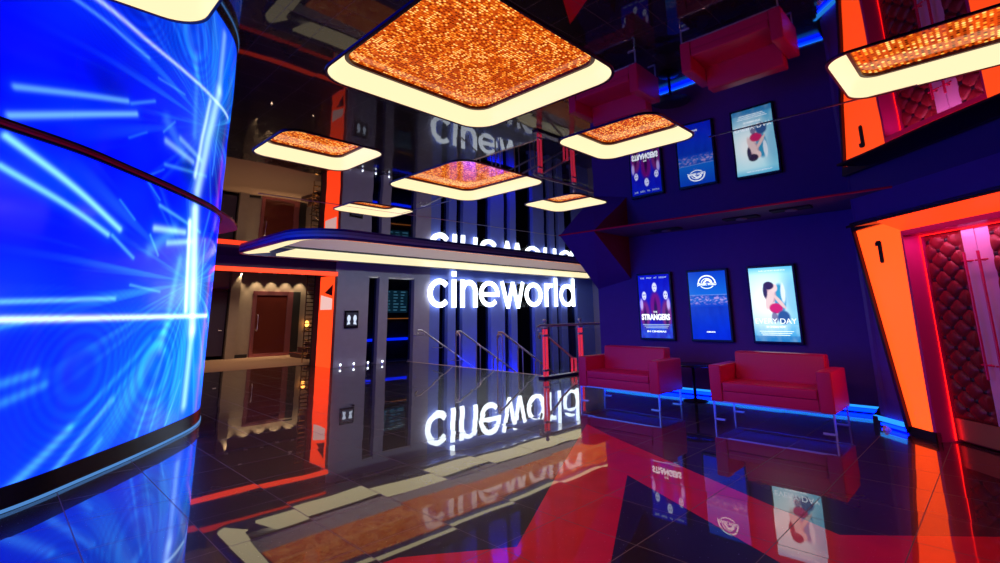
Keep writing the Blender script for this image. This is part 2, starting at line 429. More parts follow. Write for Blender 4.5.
for k in idx:
    p = i0[k]; q = i1[k]
    wd = 1 + 1.1 * max(0, min(1, (p[1] - 9.4) / 1.4))
    A_.append(L3((p[0], p[1], 2.955))); q2 = (p[0] + (q[0] - p[0]) * wd, p[1] + (q[1] - p[1]) * wd)
    B_.append(L3((q2[0], q2[1], 2.975)))
loft(bm, [A_, B_, [(b[0], b[1], b[2] + .02) for b in B_], [(a[0], a[1], a[2] + .03) for a in A_]], False)
obj('light_strip', bm, M_strip, t)
bm = bmesh.new()
prism(bm, [(12.52, 2.945), (12.05, 3.06), (12.05, 3.10), (12.52, 3.0)], lambda p: L3((4.75 + (12.52 - p[0]) * .6, p[0], p[1])), lambda p: L3((17.9, p[0], p[1])))
obj('light_strip', bm, M_strip, t)
ld = bpy.data.lights.new('fascia_fill_lamp', 'AREA'); ld.shape = 'RECTANGLE'; ld.size = 12.5; ld.size_y = .06; ld.energy = 70; ld.color = (.85, 1, .97)  # added fill lamp that turns the fascia cool grey
lo = bpy.data.objects.new('fascia_fill_lamp', ld); lnk(lo, t); lo.location = (7.3, .45, .14); lo.rotation_euler = (math.radians(90), 0, 0)
bm = bmesh.new(); box(bm, .36, 13.95, 3.02, 3.10, .065, .10); obj('shadow_groove', bm, M_ledgebl, t)
bm = bmesh.new()
prism(bm, [(11.96, 3.14), (11.93, 3.405), (12.4, 3.405), (12.4, 3.14)], lambda p: L3((4.28, p[0], p[1])), lambda p: L3((17.9, p[0], p[1])))
obj('fascia', bm, M_greyfascia, t)
bm = bmesh.new(); box(bm, .75, 13.9, 1.35, 2.98, .37, .42); obj('crystal_panel', bm, M_spark, t)
bm = bmesh.new(); loft(bm, [[L3((*p, 3.2)) for p in o1], [L3((*p, 3.44)) for p in o1]]); 
bm.faces.new([bm.verts.new(L3((*p, 3.44))) for p in o1]); obj('recess_lining', bm, M_navy, t)

# ------------------------------------------------------------------ poster wall and fin
bm = bmesh.new()
wallprism(bm, [(XW, 6.2), (XW, 1.40), (8.42, 1.32), (8.42, 1.28), (12.2, -2.6), (12.2, 6.2)], .12, H)
struct('wall_right', bm, M_wallnavy)
bm = bmesh.new()
wallprism(bm, [(XW + .12, 6.2), (XW + .12, 1.50), (8.42, 1.45), (8.42, 1.28), (12.2, -2.6), (12.2, 6.2)], 0.0, .12)
struct('baseboard_right', bm, M_black)
# slanted bulkhead closing the poster wall
bm = bmesh.new()
prism(bm, [(XW + .02, 1.98), (XW + .02, H), (7.96, H)], lambda p: (p[0], 5.38, p[1] + (.18 if p[1] < 2.5 else 0)), lambda p: (p[0], 6.2, p[1]))
ob = struct('wall_bulkhead', bm, [M_wallnavy, M_darkred], 'navy slanted bulkhead at the end of the poster wall')
for pl in ob.data.polygons:
    if abs(pl.normal.y) > .7 and pl.center.y < 5.7: pl.material_index = 1
# blue light strips under the wall
t = thing('light_strip', 'blue glowing light strip under the poster wall, behind both sofas', 'light strip', (XW, 1.5, .07))
bm = bmesh.new(); box(bm, .03, .10, 0, 4.7, .01, .05); obj('diffuser', bm, M_cyanstrip, t)
bm = bmesh.new(); box(bm, .05, .10, 0, 4.7, -.05, -.01); obj('blue_glow_bar', bm, M_blueglow, t)  # emitter added under the strip to make its blue floor glow
bm = bmesh.new(); box(bm, .02, .11, -.02, 4.72, .05, .056); obj('housing', bm, M_ledgebl, t)
# ------------------------------------------------------------------ back wall with window slots
bm = bmesh.new()
slots = [(8.23, 8.60, .04), (8.93, 9.95, .04), (11.03, 11.41, -2.4), (11.77, 12.10, -2.4), (12.81, 13.54, -2.4), (14.3, 14.66, -2.4), (15.02, 16.11, -2.4), (16.86, 17.23, -2.4), (17.59, 17.9, -2.4), (18.34, 19.1, -2.4)]
x = 7.1; parts = []
for i, (a, b, zb) in enumerate(slots):
    if a < 10:
        box(bm, x, a, YB, YB + .3, -2.4 if x > 9.8 else 0, 2.70); x = b
        if i == 1: pass
box(bm, 7.1, 10.6, YB, YB + .3, 2.70, H + .3)
box(bm, 9.95, 10.6, YB, YB + .3, -2.6, 2.70)
struct('wall_back', bm, M_wallgrey)
bm = bmesh.new()
x = 10.6
for (a, b, zb) in slots[2:]:
    box(bm, x, a, YB, YB + .3, -2.6, 2.70); x = b
box(bm, x, 20.5, YB, YB + .3, -2.6, 2.70)
box(bm, 10.6, 20.5, YB, YB + .3, 2.70, H + .3)
struct('wall_sign', bm, M_pilaster)
for i, (a, b, zb) in enumerate(slots):
    bm = bmesh.new(); box(bm, a, b, YB + .17, YB + .19, zb, 2.70)
    o = struct('window_%d' % (i + 1), bm, M_glass)
    bm = bmesh.new(); box(bm, a, b, YB + .02, YB + .2, 2.64, 2.70)
    obj('window_head', bm, M_dimbeige if i < 2 else M_ledgebl, o)
# room beyond the slots
bm = bmesh.new(); box(bm, 10.6, 20.5, 17.0, 17.1, -2.6, H + .3); box(bm, 7.1, 10.7, 15.3, 15.4, -.2, H + .3); box(bm, 10.6, 10.7, 15.3, 17.1, -2.6, H + .3)
struct('wall_beyond', bm, pmat('dark_room_wall', (.012, .014, .028), .5))
bm = bmesh.new(); box(bm, 7.4, 10.6, YB + .3, 15.3, -.2, 0); struct('floor_beyond', bm, M_black)
t = tag(obj('light_tube', (lambda b: (tube(b, [(7.5, 15.2, .66), (10.55, 15.2, .66)], .045, 8), b)[1])(bmesh.new()), emat('blue_tube', (.0, .02, 1), 2.2)), 'long blue light tube low behind the two narrow windows', 'light')
t = thing('wall_screen', 'dim teal menu screen behind the wider window left of the sign', 'screen', (10.05, 15.22, 1.95))
bm = bmesh.new(); box(bm, -.5, .5, 0, .06, -.42, .42, .01); obj('housing', bm, M_ledgebl, t)
bm = bmesh.new(); box(bm, -.47, .47, -.008, 0, -.39, .39); obj('screen', bm, emat('dim_teal', (.01, .05, .07), .6), t)
bm = bmesh.new()
for k in range(7):
    z = .32 - k * .105
    for q in range(3):
        xx = -.42 + q * .30
        box(bm, xx, xx + random.uniform(.1, .24), -.012, -.008, z, z + .025)
obj('text_lines', bm, emat('teal_lines', (.15, .45, .5), .9), t)
tag(obj('light_rail', (lambda b: (tube(b, [(9.1, 15.1, 1.36), (10.55, 15.1, 1.36)], .014, 8), b)[1])(bmesh.new()), emat('amber_tube', (1, .25, .03), .7)), 'thin amber light line crossing behind the wider window', 'light')
t = tag(obj('blue_light_panel', (lambda b: (box(b, 8.55, 8.8, 15.2, 15.26, 1.3, 2.0, .01), b)[1])(bmesh.new()), emat('blue_panel', (.02, .03, 1), .8)), 'upright blue glowing panel behind the narrowest window', 'light')

# stair well side walls
bm = bmesh.new(); box(bm, 12.2, 20.5, 6.2, 6.35, -2.6, H + .1); struct('wall_stairwell', bm, M_wallnavy)
bm = bmesh.new(); box(bm, 20.4, 20.5, 6.35, 17, -2.6, H + .3); struct('wall_stair_end', bm, M_wallgrey)
bm = bmesh.new(); box(bm, 13.2, 20.5, 6.2, YB, -2.75, -2.6); struct('lower_floor', bm, M_floor)

# ------------------------------------------------------------------ sign
def stroke(bm, pts, wd, y0=-.05, y1=0., closed=False):
    """rounded, mitred ribbon extruded in y. pts in (x,z)"""
    P = [Vector(p) for p in pts]; n = len(P); Lf, Rt = [], []
    for i in range(n):
        a = P[(i - 1) % n] if (closed or i) else None; b = P[(i + 1) % n] if (closed or i < n - 1) else None
        d1 = (P[i] - a).normalized() if a is not None else None; d2 = (b - P[i]).normalized() if b is not None else None
        if d1 is None: d1 = d2
        if d2 is None: d2 = d1
        t = (d1 + d2)
        t = t.normalized() if t.length > 1e-4 else d1
        nrm = Vector((-t.y, t.x)); k = 1 / max(.45, nrm.dot(Vector((-d1.y, d1.x))))
        Lf.append(P[i] + nrm * wd / 2 * k); Rt.append(P[i] - nrm * wd / 2 * k)
    F = [(bm.verts.new((l.x, y0, l.y)), bm.verts.new((q.x, y0, q.y)), bm.verts.new((q.x, y1, q.y)), bm.verts.new((l.x, y1, l.y))) for l, q in zip(Lf, Rt)]
    for i in range(n if closed else n - 1):
        a, b = F[i], F[(i + 1) % n]
        for k in range(4): bm.faces.new((a[k], a[(k + 1) % 4], b[(k + 1) % 4], b[k]))
    if not closed:
        bm.faces.new(F[0]); bm.faces.new(list(reversed(F[-1])))
def arc(cx, cz, rx, rz, a0, a1, n=28):
    return [(cx + rx * math.cos(math.radians(a0 + (a1 - a0) * k / n)), cz + rz * math.sin(math.radians(a0 + (a1 - a0) * k / n))) for k in range(n + 1)]

t = thing('cinema_sign', 'white glowing lowercase cineworld sign on the striped back wall', 'sign', (10.4, 13.93, 0))
t.rotation_euler = (0, -math.radians(.45), 0)
z0, xh, asc = 1.71, 2.71, 2.955
SWD = .178; hw = SWD / 2
cz = (z0 + xh) / 2; rz = (xh - z0) / 2 - hw
def letter(name, fn):
    bm = bmesh.new(); fn(bm); bmesh.ops.translate(bm, verts=bm.verts, vec=(-10.4, 0, 0)); return obj(name, bm, M_sign, t, False)
def ltr_c(bm):
    cx, rx = 10.97, .5 - hw; stroke(bm, arc(cx, cz, rx, rz, 42, 318), SWD)
def ltr_i(bm):
    stroke(bm, [(11.63, z0), (11.63, xh)], SWD); stroke(bm, [(11.63, xh + .10), (11.63, xh + .29)], SWD)
def ltr_n(bm):
    stroke(bm, [(12.03, z0), (12.03, xh)], SWD)
    cx, rx = 12.35, .31; stroke(bm, arc(cx, xh - hw - .31, rx, .31, 165, 0) + [(cx + rx, z0)], SWD)
def ltr_e(bm):
    cx, rx = 13.39, .53 - hw; stroke(bm, [(cx - rx, cz - .02)] + [(cx + rx, cz - .02)] + arc(cx, cz, rx, rz, 3, 318)[1:], SWD * .92)
def ltr_w(bm):
    stroke(bm, [(14.08, xh), (14.39, z0 + .02), (14.42, z0 + .02), (14.68, xh - .08), (14.72, xh - .08), (14.98, z0 + .02), (15.01, z0 + .02), (15.30, xh)], SWD * .86)
def ltr_o(bm):
    stroke(bm, arc(15.97, cz, .54 - hw, rz, 0, 360)[:-1], SWD, closed=True)
def ltr_r(bm):
    stroke(bm, [(16.80, z0), (16.80, xh)], SWD); stroke(bm, arc(17.12, xh - hw - .30, .32, .30, 165, 75), SWD)
def ltr_l(bm): stroke(bm, [(17.46, z0), (17.46, asc)], SWD)
def ltr_d(bm):
    stroke(bm, [(18.72, z0), (18.72, asc)], SWD); stroke(bm, arc(18.27, cz, .54 - hw, rz, 0, 360)[:-1], SWD, closed=True)
for fn in (ltr_c, ltr_i, ltr_n, ltr_e, ltr_w, ltr_o, ltr_r, ltr_l, ltr_d): letter('letter', fn)
for xx in (10.53, 12.03, 12.92, 14.68, 15.5, 17.8):
    bm = bmesh.new(); box(bm, xx - .03 - 10.4, xx + .03 - 10.4, 0, .07, cz - .03, cz + .03); obj('wall_bracket', bm, M_chrome, t)

# ------------------------------------------------------------------ stairs
t = thing('staircase', 'dark staircase descending below the white sign', 'staircase', (STX, 7.9, 0))
bm = bmesh.new()
for k in range(14):
    box(bm, .02 + k * .30, .02 + (k + 1) * .30 + .02, 0, 6.05, -2.6, -.175 * (k + 1))
obj('steps', bm, M_stone, t)
bm = bmesh.new(); box(bm, -.06, .02, -.1, 6.08, -.06, .004, .003); obj('nosing', bm, pmat('pale_nosing', (.75, .6, .5), .4), t)
bm = bmesh.new()
for k in range(14): box(bm, .02 + k * .30 + .27, .02 + k * .30 + .30, .05, 6.0, -.175 * (k + 1), -.175 * (k + 1) + .006)
obj('step_edge', bm, M_dimbeige, t)
t = thing('light_strip', 'hidden blue light strip along the lower back wall beside the stairs', 'light strip', (10.9, 13.55, -1.2))
bm = bmesh.new(); box(bm, 0, 4.2, 0, .05, -.04, .04, .005); obj('diffuser', bm, M_bluestrip, t)
bm = bmesh.new(); prism(bm, [(-.06, -.08), (-.06, .16), (-.03, .16), (-.03, -.06), (.08, -.06), (.08, -.08)], lambda p: (-.02, p[0], p[1]), lambda p: (4.22, p[0], p[1])); obj('housing', bm, M_ledgebl, t)  # front board added to shield the strip from the ceiling mirror

def rail(Y, lab, xs=(0.25, .98, 1.70), start=-.05, wallm=False, z=.98):
    t = thing('stair_handrail', lab, 'handrail', (STX, Y, 0), 0, 'handrails down the stairs')
    sl = -.175 / .30
    P = [(start + .02, 0, z - .10), (start - .04, 0, z - .05), (start, 0, z + .02), (start + .16, 0, z + .01)]
    X = 3.8; P.append((X, 0, z + (X - .16) * sl))
    bm = bmesh.new(); tube(bm, P, .026, 10); obj('rail', bm, M_chrome, t, True)
    for x in xs:
        zz = z + (x - .16) * sl if x > .16 else z
        zb = 0 if x < .02 else -.175 * (int(max(0, x - .02) / .30) + 1)
        bm = bmesh.new()
        if wallm:
            tube(bm, [(x, 0, zz - .01), (x, 0, zz - .09), (x, .52, zz - .11)], .012, 8)
            lathe(bm, [(.035, 0), (.035, .012)], 12, (x, .5, zz - .116))
            obj('wall_bracket', bm, M_chrome, t, True)
        else:
            for dy in (-.09, .09):
                tube(bm, [(x, dy, zb), (x, dy, zz - .10), (x, dy * .3, zz - .02)], .019, 10)
            tube(bm, [(x, -.06, zz - .04), (x, .06, zz - .04)], .016, 8)
            obj('post', bm, M_chrome, t, True)
            for dy in (-.09, .09):
                bm = bmesh.new(); lathe(bm, [(.045, 0), (.045, .012), (.02, .02)], 14, (x, dy, zb)); obj('base_plate', bm, M_chrome, t)
    return t
rail(13.45, 'wall-mounted steel handrail at the far edge of the stairs', (.25, 1.0, 1.8), -.02, True)
rail(11.45, 'farther of the two free-standing steel handrails with paired posts', (-.03, .78, 1.5), -.08)
rail(9.72, 'nearer of the two free-standing steel handrails, left of the glass balustrade', (-.03, .78, 1.5), -.08)

# glass balustrade in front of the stairs
t = thing('glass_balustrade', 'glass balustrade with red lit posts beside the left sofa', 'balustrade', (9.22, 7.8, 0))
bm = bmesh.new(); box(bm, -.07, 3.0, -.09, .09, 0, .055, .006); obj('plinth', bm, pmat('navy_plinth', (.03, .03, .16), .3), t)
for x in (.04, .24): 
    pass
def bpost(x):
    bm = bmesh.new()
    for dx in (-.055, .055): tube(bm, [(x + dx, 0, .055), (x + dx, 0, 1.16)], .03, 12)
    p = obj('post', bm, M_redpost, t, True)
    bm = bmesh.new()
    lathe(bm, [(.012, 0), (.02, .02), (.012, .035), (.032, .05), (.045, .075), (.045, .095), (.03, .12), (.01, .128)], 14, (x, 0, 1.23)); obj('finial', bm, M_chrome, p, True)
    for z in (.16, .95, 1.12):
        bm = bmesh.new(); box(bm, x - .09, x + .09, -.035, .035, z, z + .05, .008); obj('clamp', bm, M_chrome, p)
for x in (.10, 1.50): bpost(x)
bm = bmesh.new(); tube(bm, [(-.14, .0, 1.10), (-.16, 0, 1.18), (-.08, 0, 1.205), (2.4, 0, 1.205)], .03, 12); obj('top_rail', bm, M_chrome, t, True)
for a, b in ((.20, 1.38), (1.62, 2.6)):
    bm = bmesh.new(); box(bm, a, b, -.006, .006, .14, 1.10, .002); obj('glass_pane', bm, M_clear, t)
t = rail(8.25, 'steel handrail behind the glass balustrade with one red lit post', (), -.1)
bm = bmesh.new(); tube(bm, [(1.25, -.06, -.8), (1.25, -.06, .33)], .03, 10); tube(bm, [(1.25, .06, -.8), (1.25, .06, .33)], .03, 10)
obj('post', bm, M_redpost, t, True)

# ------------------------------------------------------------------ portal and corridor
t = thing('lit_portal', 'orange glowing portal frame around the corridor entrance', 'portal', (7.1, YB, 0))
bm = bmesh.new(); box(bm, -.012, .0, .0, .95, .0, 2.66, .002); obj('lit_jamb', bm, M_orange2, t)
bm = bmesh.new(); box(bm, -5.0, .05, -.03, 0, 2.64, 2.76, .004); obj('lit_lintel', bm, M_orange2, t)
bm = bmesh.new(); box(bm, -.02, .05, -.03, 0, 0, 2.64, .004); obj('edge_trim', bm, M_darkred, t)
bm = bmesh.new()
# emblem of two pennants on the jamb, facing -X : local x const, (y, z)
prism(bm, [(.12, 2.06), (.12, 2.40), (.62, 2.16)], lambda p: (-.02, p[0], p[1]), lambda p: (-.012, p[0], p[1])); obj('pennant_emblem', bm, M_darkred, t)
bm = bmesh.new()
prism(bm, [(.12, 1.98), (.12, 1.66), (.85, 1.66), (.85, 2.1)], lambda p: (-.02, p[0], p[1]), lambda p: (-.012, p[0], p[1]))
pass
obj('pale_emblem', bm, emat('pale_emblem_face', (1, .6, .55), .9), t)
# wall above portal & left of it
bm = bmesh.new(); box(bm, -5, 7.1, YB, YB + .3, 2.76, H + .3); struct('wall_above_portal', bm, pmat('plum_wall', (.06, .03, .09), .5))
bm = bmesh.new(); box(bm, -5, 2.2, YB, YB + .3, 0, 2.76); struct('wall_portal_left', bm, M_wallgrey)
bm = bmesh.new(); box(bm, 7.1, 7.3, YB + .3, 15.3, 0, 3.2); struct('wall_corridor_side', bm, M_darkred)
bm = bmesh.new(); box(bm, 2, 10.6, 20, 20.2, 0, 3.3)
box(bm, 6.0, 6.32, 19.75, 20, 0, 3.2)
struct('wall_corridor_back', bm, M_corrwall)
bm = bmesh.new(); box(bm, -5, 10.6, YB + .3, 20.2, 3.1, 3.2); struct('ceiling_corridor', bm, pmat('corridor_ceiling_paint', (.05, .03, .03), .6))
bm = bmesh.new(); box(bm, 10.5, 10.6, 17, 20, 0, 3.3); struct('wall_corridor_end', bm, M_corrwall)
bm = bmesh.new(); box(bm, 2, 6.0, 19.93, 20, 0, .12); box(bm, 6.32, 6.8, 19.93, 20, 0, .12); struct('baseboard_corridor', bm, M_black)

t = thing('glass_door', 'rose framed glass door with orange reflections at the corridor end', 'door', (6.86, 19.93, 0))
bm = bmesh.new()
box(bm, 0, .13, 0, .07, 0, 2.42, .01); box(bm, 1.28, 1.50, 0, .07, 0, 2.42, .01); box(bm, 0.13, 1.28, 0, .07, 2.26, 2.42, .01); box(bm, .13, 1.28, 0, .07, 0, .12, .01)
obj('door_frame', bm, M_doorred, t)
bm = bmesh.new(); box(bm, .14, 1.27, .02, .04, .12, 2.26); obj('glass_pane', bm, pmat('dark_rosy_glass', (.10, .02, .015), .06, spec=1), t)
bm = bmesh.new(); tube(bm, [(.2, -.02, .95), (.2, -.07, 1.0), (.2, -.07, 1.5), (.2, -.02, 1.55)], .015, 8); obj('pull_handle', bm, M_chrome, t, True)
bm = bmesh.new(); box(bm, 1.50, 1.80, .02, .07, 0, 2.42); obj('side_panel', bm, M_black, t)
t = thing('dark_door', 'dark door beside the curved screen, left end of the corridor', 'door', (5.1, 19.93, 0))
bm = bmesh.new(); box(bm, 0, .85, 0, .06, 0, 2.4, .01); obj('door_leaf', bm, pmat('dark_violet_door', (.03, .025, .06), .4), t)
bm = bmesh.new(); box(bm, -.06, 0, -.02, .06, 0, 2.46); box(bm, .85, .91, -.02, .06, 0, 2.46); box(bm, -.06, .91, -.02, .06, 2.4, 2.46); obj('door_frame', bm, M_ledgebl, t)
bm = bmesh.new(); tube(bm, [(.75, -.02, 1.0), (.75, -.06, 1.0), (.65, -.06, 1.0)], .012, 8); obj('lever_handle', bm, M_chrome, t, True)
# amber lamp standing in for the warm glow in the glass door
tag(obj('glow_lamp', (lambda b: (lathe(b, [(.02, 0), (.07, .05), (.09, .12), (.07, .19), (.02, .24)], 14, (8.95, 19.86, 1.05)), b)[1])(bmesh.new()), emat('amber_lamp', (1, .35, .06), 5), None, True), 'small amber lamp standing in for the glow in the glass door', 'lamp')

for i, xx in enumerate((6.32, 6.95, 7.5, 8.05, 8.6)):
    t = thing('downlight', ('corridor downlight on the pillar left of the glass door', 'corridor downlight above the left edge of the glass door', 'corridor downlight above the middle of the glass door', 'corridor downlight above the right edge of the glass door', 'corridor downlight above the small corridor staircase')[i], 'downlight', (xx, 19.72, 3.09), 0, 'corridor downlights')
    bm = bmesh.new(); lathe(bm, [(.05, -.012), (.065, -.012), (.065, .01), (.05, .01)], 16); obj('ring', bm, M_chrome, t)
    bm = bmesh.new(); lathe(bm, [(.045, -.008), (.045, 0)], 16); obj('lens', bm, M_spot, t)
    ld = bpy.data.lights.new('spot', 'SPOT'); ld.energy = 50; ld.color = (1, .72, .42); ld.spot_size = math.radians(70); ld.spot_blend = .5; ld.shadow_soft_size = .03
    lo = bpy.data.objects.new('lamp_beam', ld); lnk(lo, t); lo.location = (0, 0, -.03); lo.rotation_euler = (math.radians(10), 0, 0)
for i, xx in enumerate((4.6, 6.2, 7.8)):  # extra unseen spots added to brighten the corridor
    t = thing('downlight', ('added unseen fill lamp over the carpet behind the curved screen', 'added unseen fill lamp over the carpet in front of the glass door', 'added unseen fill lamp over the foot of the corridor staircase')[i], 'downlight', (xx, 18.0, 3.09), 0, 'added fill lamps over the corridor carpet')
    bm = bmesh.new(); lathe(bm, [(.05, -.012), (.065, -.012), (.065, .01), (.05, .01)], 16); obj('ring', bm, M_chrome, t)
    ld = bpy.data.lights.new('spot', 'SPOT'); ld.energy = 75; ld.color = (1, .66, .42); ld.spot_size = math.radians(140); ld.spot_blend = .8; ld.shadow_soft_size = .03
    lo = bpy.data.objects.new('lamp_beam', ld); lnk(lo, t); lo.location = (0, 0, -.03)

# corridor stair with handrail and slatted side
t = thing('corridor_staircase', 'small corridor staircase with brass handrail beside the glass door', 'staircase', (8.0, 18.1, 0))
bm = bmesh.new()
for k in range(7): box(bm, .0 + .27 * k, 2.4, -.5, .9, .17 * k, .17 * (k + 1), .006)
obj('steps', bm, pmat('dark_red_step', (.07, .02, .025), .5), t)
bm = bmesh.new(); 
for k in range(7): box(bm, .27 * k - .015, .27 * k + .03, -.52, .9, .17 * (k + 1) - .02, .17 * (k + 1) + .006)
obj('step_edge', bm, M_brass, t)
bm = bmesh.new(); tube(bm, [(-.12, -.45, .85), (-.2, -.45, .95), (.0, -.45, 1.0), (1.6, -.45, 2.0)], .025, 8); tube(bm, [(0, -.45, .6), (1.6, -.45, 1.6)], .012, 8); obj('handrail', bm, M_brass, t, True)
for k in range(4):
    bm = bmesh.new(); tube(bm, [(.05 + .45 * k, -.45, .17 * int(.45 * k / .27 + 1)), (.05 + .45 * k, -.45, 1.03 + .28 * k)], .014, 8); obj('post', bm, M_brass, t, True)
t = thing('slatted_screen', 'upright slatted metal screen beside the orange portal jamb', 'screen', (7.32, 16.4, 0))
bm = bmesh.new(); box(bm, -.02, 0, -.02, .02, 0, 3.05); box(bm, .30, .32, -.02, .02, 0, 3.05); obj('frame', bm, M_brass, t)
bm = bmesh.new()
for k in range(22): box(bm, 0, .30, -.03, .03, .15 + k * .135, .18 + k * .135)
obj('slats', bm, M_brass, t)

# small display and floor lamps on the grey wall
t = thing('wall_display', 'small black display on the grey wall right of the portal', 'display', (7.66, YB - .03, 1.37))
bm = bmesh.new(); box(bm, -.22, .22, -.03, .03, -.26, .26, .012); obj('bezel', bm, M_ledgebl, t)
bm = bmesh.new(); box(bm, -.18, .18, -.034, -.03, -.20, .20); obj('screen', bm, emat('display_black', (.02, .02, .05), .5), t)
for q in (-1, 1):
    bm = bmesh.new()
    pts = [(q * (.10 + .055 * math.cos(a)), .03 + .10 * math.sin(a)) for a in [2 * PI * k / 20 for k in range(20)]]
    prism(bm, pts, lambda p: (p[0], -.040, p[1]), lambda p: (p[0], -.036, p[1]))
    prism(bm, [(q * .16, -.16), (q * .05, -.14), (q * .07, -.06), (q * .13, -.06)], lambda p: (p[0], -.040, p[1]), lambda p: (p[0], -.036, p[1]))
    obj('pale_figure', bm, emat('display_pale', (.7, .8, 1), 1.0), t)
for i, px in enumerate((7.32, 7.75, 8.22, 8.72)):
    t = thing('floor_lamp', ('tiny floor light at the grey wall nearest the orange portal', 'tiny floor light at the grey wall just right of the display', 'tiny floor light at the foot of the narrow window', 'tiny floor light between the narrow and the wide window')[i], 'floor light', (px, YB - .14, 0), 0, 'tiny floor lights along the grey wall')
    bm = bmesh.new(); lathe(bm, [(.035, 0), (.035, .05), (.02, .055)], 12); obj('housing', bm, M_chrome, t)
    bm = bmesh.new(); lathe(bm, [(.012, .055), (.028, .075), (.028, .10), (.012, .115)], 12); obj('lens', bm, emat('cool_lens', (.8, .9, 1), 4), t, True)

# ------------------------------------------------------------------ posters
def paint_screen(name, parent, W, Hh, nx, nz, fn, strength, X, Yc, Zc, gam=1.):
    """grid facing -X with one colour per cell; local y runs right-to-left seen from the hall"""
    me = bpy.data.meshes.new(name)
    vs = []; fs = []; cols = []
    for j in range(nz + 1):
        for i in range(nx + 1): vs.append((0, W / 2 - W * i / nx, -Hh / 2 + Hh * j / nz))
    for j in range(nz):
        for i in range(nx):
            a = j * (nx + 1) + i; fs.append((a, a + nx + 1, a + nx + 2, a + 1)); cols.append(tuple(q ** gam for q in fn((i + .5) / nx, (j + .5) / nz)))
    me.from_pydata(vs, [], fs)
    at = me.color_attributes.new('picture', 'FLOAT_COLOR', 'CORNER')
    k = 0; buf = []
    for c in cols: buf += [c[0], c[1], c[2], 1.0] * 4
    at.data.foreach_set('color', buf)
    me.materials.append(attr_emat(name + '_face', 'picture', strength))
    o = bpy.data.objects.new(name, me); o.location = (X, Yc, Zc); return lnk(o, parent)

def mixc(a, b, t):
    t = max(0, min(1, t)); return tuple(a[i] + (b[i] - a[i]) * t for i in range(3))
def fbm(x, y, s=1, o=3):
    return .5 + .5 * noise.fractal((x * s, y * s, 3.7), 1.0, 2.0, o)
def blob(x, y, cx, cy, rx, ry, soft=.25):
    d = math.hypot((x - cx) / rx, (y - cy) / ry); return max(0, min(1, (1 + soft - d) / (2 * soft) if soft else d < 1))

def art1(x, v):
    y = 1 - v   # y from the top
    c = mixc((.02, .02, .55), (.10, .02, .45), y)
    c = mixc(c, (.05, .15, .9), .35 * fbm(x, y, 6))
    for cx, cyy, s in ((.17, .33, .9), (.52, .20, 1.), (.86, .33, .9)):
        c = mixc(c, (.32, .02, .30) if cx < .6 and cx > .3 else (.35, .08, .30), .9 * blob(x, y, cx, cyy + .30, .17 * s, .22, .2))
        c = mixc(c, (.05, .0, .10), .8 * blob(x, y, cx, cyy + .36, .05, .16, .4))
        c = mixc(c, (.75, .78, 1.0), blob(x, y, cx, cyy, .075 * s, .075 * s, .15))
        for e in (-.028, .028): c = mixc(c, (.05, .03, .2), blob(x, y, cx + e, cyy - .012, .014, .012, .3))
        c = mixc(c, (.3, .1, .3), blob(x, y, cx, cyy + .035, .02, .007, .3))
    for cx in (.07, .93): c = mixc(c, (.7, .65, .95), .8 * blob(x, y, cx, .47, .05, .09, .3))
    if y > .78: c = mixc(c, (.12, .35, .85), .7 * fbm(x, y, 9))
    return c
def art2(x, v):
    y = 1 - v
    if y < .34: c = mixc((.01, .10, .62), (.02, .22, .72), y / .34)
    else:
        c = mixc((.02, .12, .55), (.0, .05, .75), (y - .34) / .6)
        k = max(0, 1 - abs(y - .42) / .085)
        nse = fbm(x * 1.0, y * 3.2, 13, 4)
        c = mixc(c, (.75, .45, .75), k * max(0, nse - .42) * 3.2)
        c = mixc(c, (.05, .35, .8), .35 * k)
        if y > .52: c = mixc(c, (.0, .02, .40), .5 * fbm(x, y, 5))
    if abs(y - .345) < .006: c = mixc(c, (.3, .5, .9), .6)
    return c
def art3(x, v):
    y = 1 - v
    c = mixc((.42, .85, .95), (.03, .32, .62), max(0, (y - .62) / .35))
    c = mixc(c, (.95, 1, 1), .95 * blob(x, y, .35, .45, .45, .30, .7))
    c = mixc(c, (.03, .45, .80), .7 * max(0, 1 - y / .10))
    c = mixc(c, (.04, .35, .60), .55 * blob(x, y, .95, .40, .22, .35, .5))
    # two people holding each other
    c = mixc(c, (.05, .35, .55), blob(x, y, .66, .43, .13, .20, .12))
    c = mixc(c, (.55, .35, .40), blob(x, y, .45, .37, .13, .13, .12))
    c = mixc(c, (.80, .62, .60), blob(x + (y - .4) * .5, y, .45, .42, .09, .16, .15))
    c = mixc(c, (.85, .65, .62), blob(x, y, .55, .285, .075, .055, .15))
    c = mixc(c, (.05, .03, .06), blob(x, y, .43, .25, .12, .055, .12))
    c = mixc(c, (.05, .04, .08), blob(x, y, .34, .33, .05, .09, .2))
    c = mixc(c, (.90, .95, 1.), .8 * blob(x, y, .74, .36, .05, .13, .2))
    c = mixc(c, (.60, .03, .15), blob(x, y, .55, .56, .15, .07, .12))
    c = mixc(c, (.04, .12, .30), blob(x, y, .70, .68, .14, .09, .15))
    c = mixc(c, (.10, .06, .20), .8 * blob(x, y, .50, .68, .07, .07, .2))
    c = mixc(c, (.78, .58, .55), blob(x - (y - .45) * 1.2, y, .62, .47, .05, .10, .2))
    if y > .78: c = mixc(c, (.65, .85, .85), .6 * max(0, fbm(x, y, 9) - .3))
    if y > .93: c = mixc(c, (.03, .15, .40), .5)
    return c

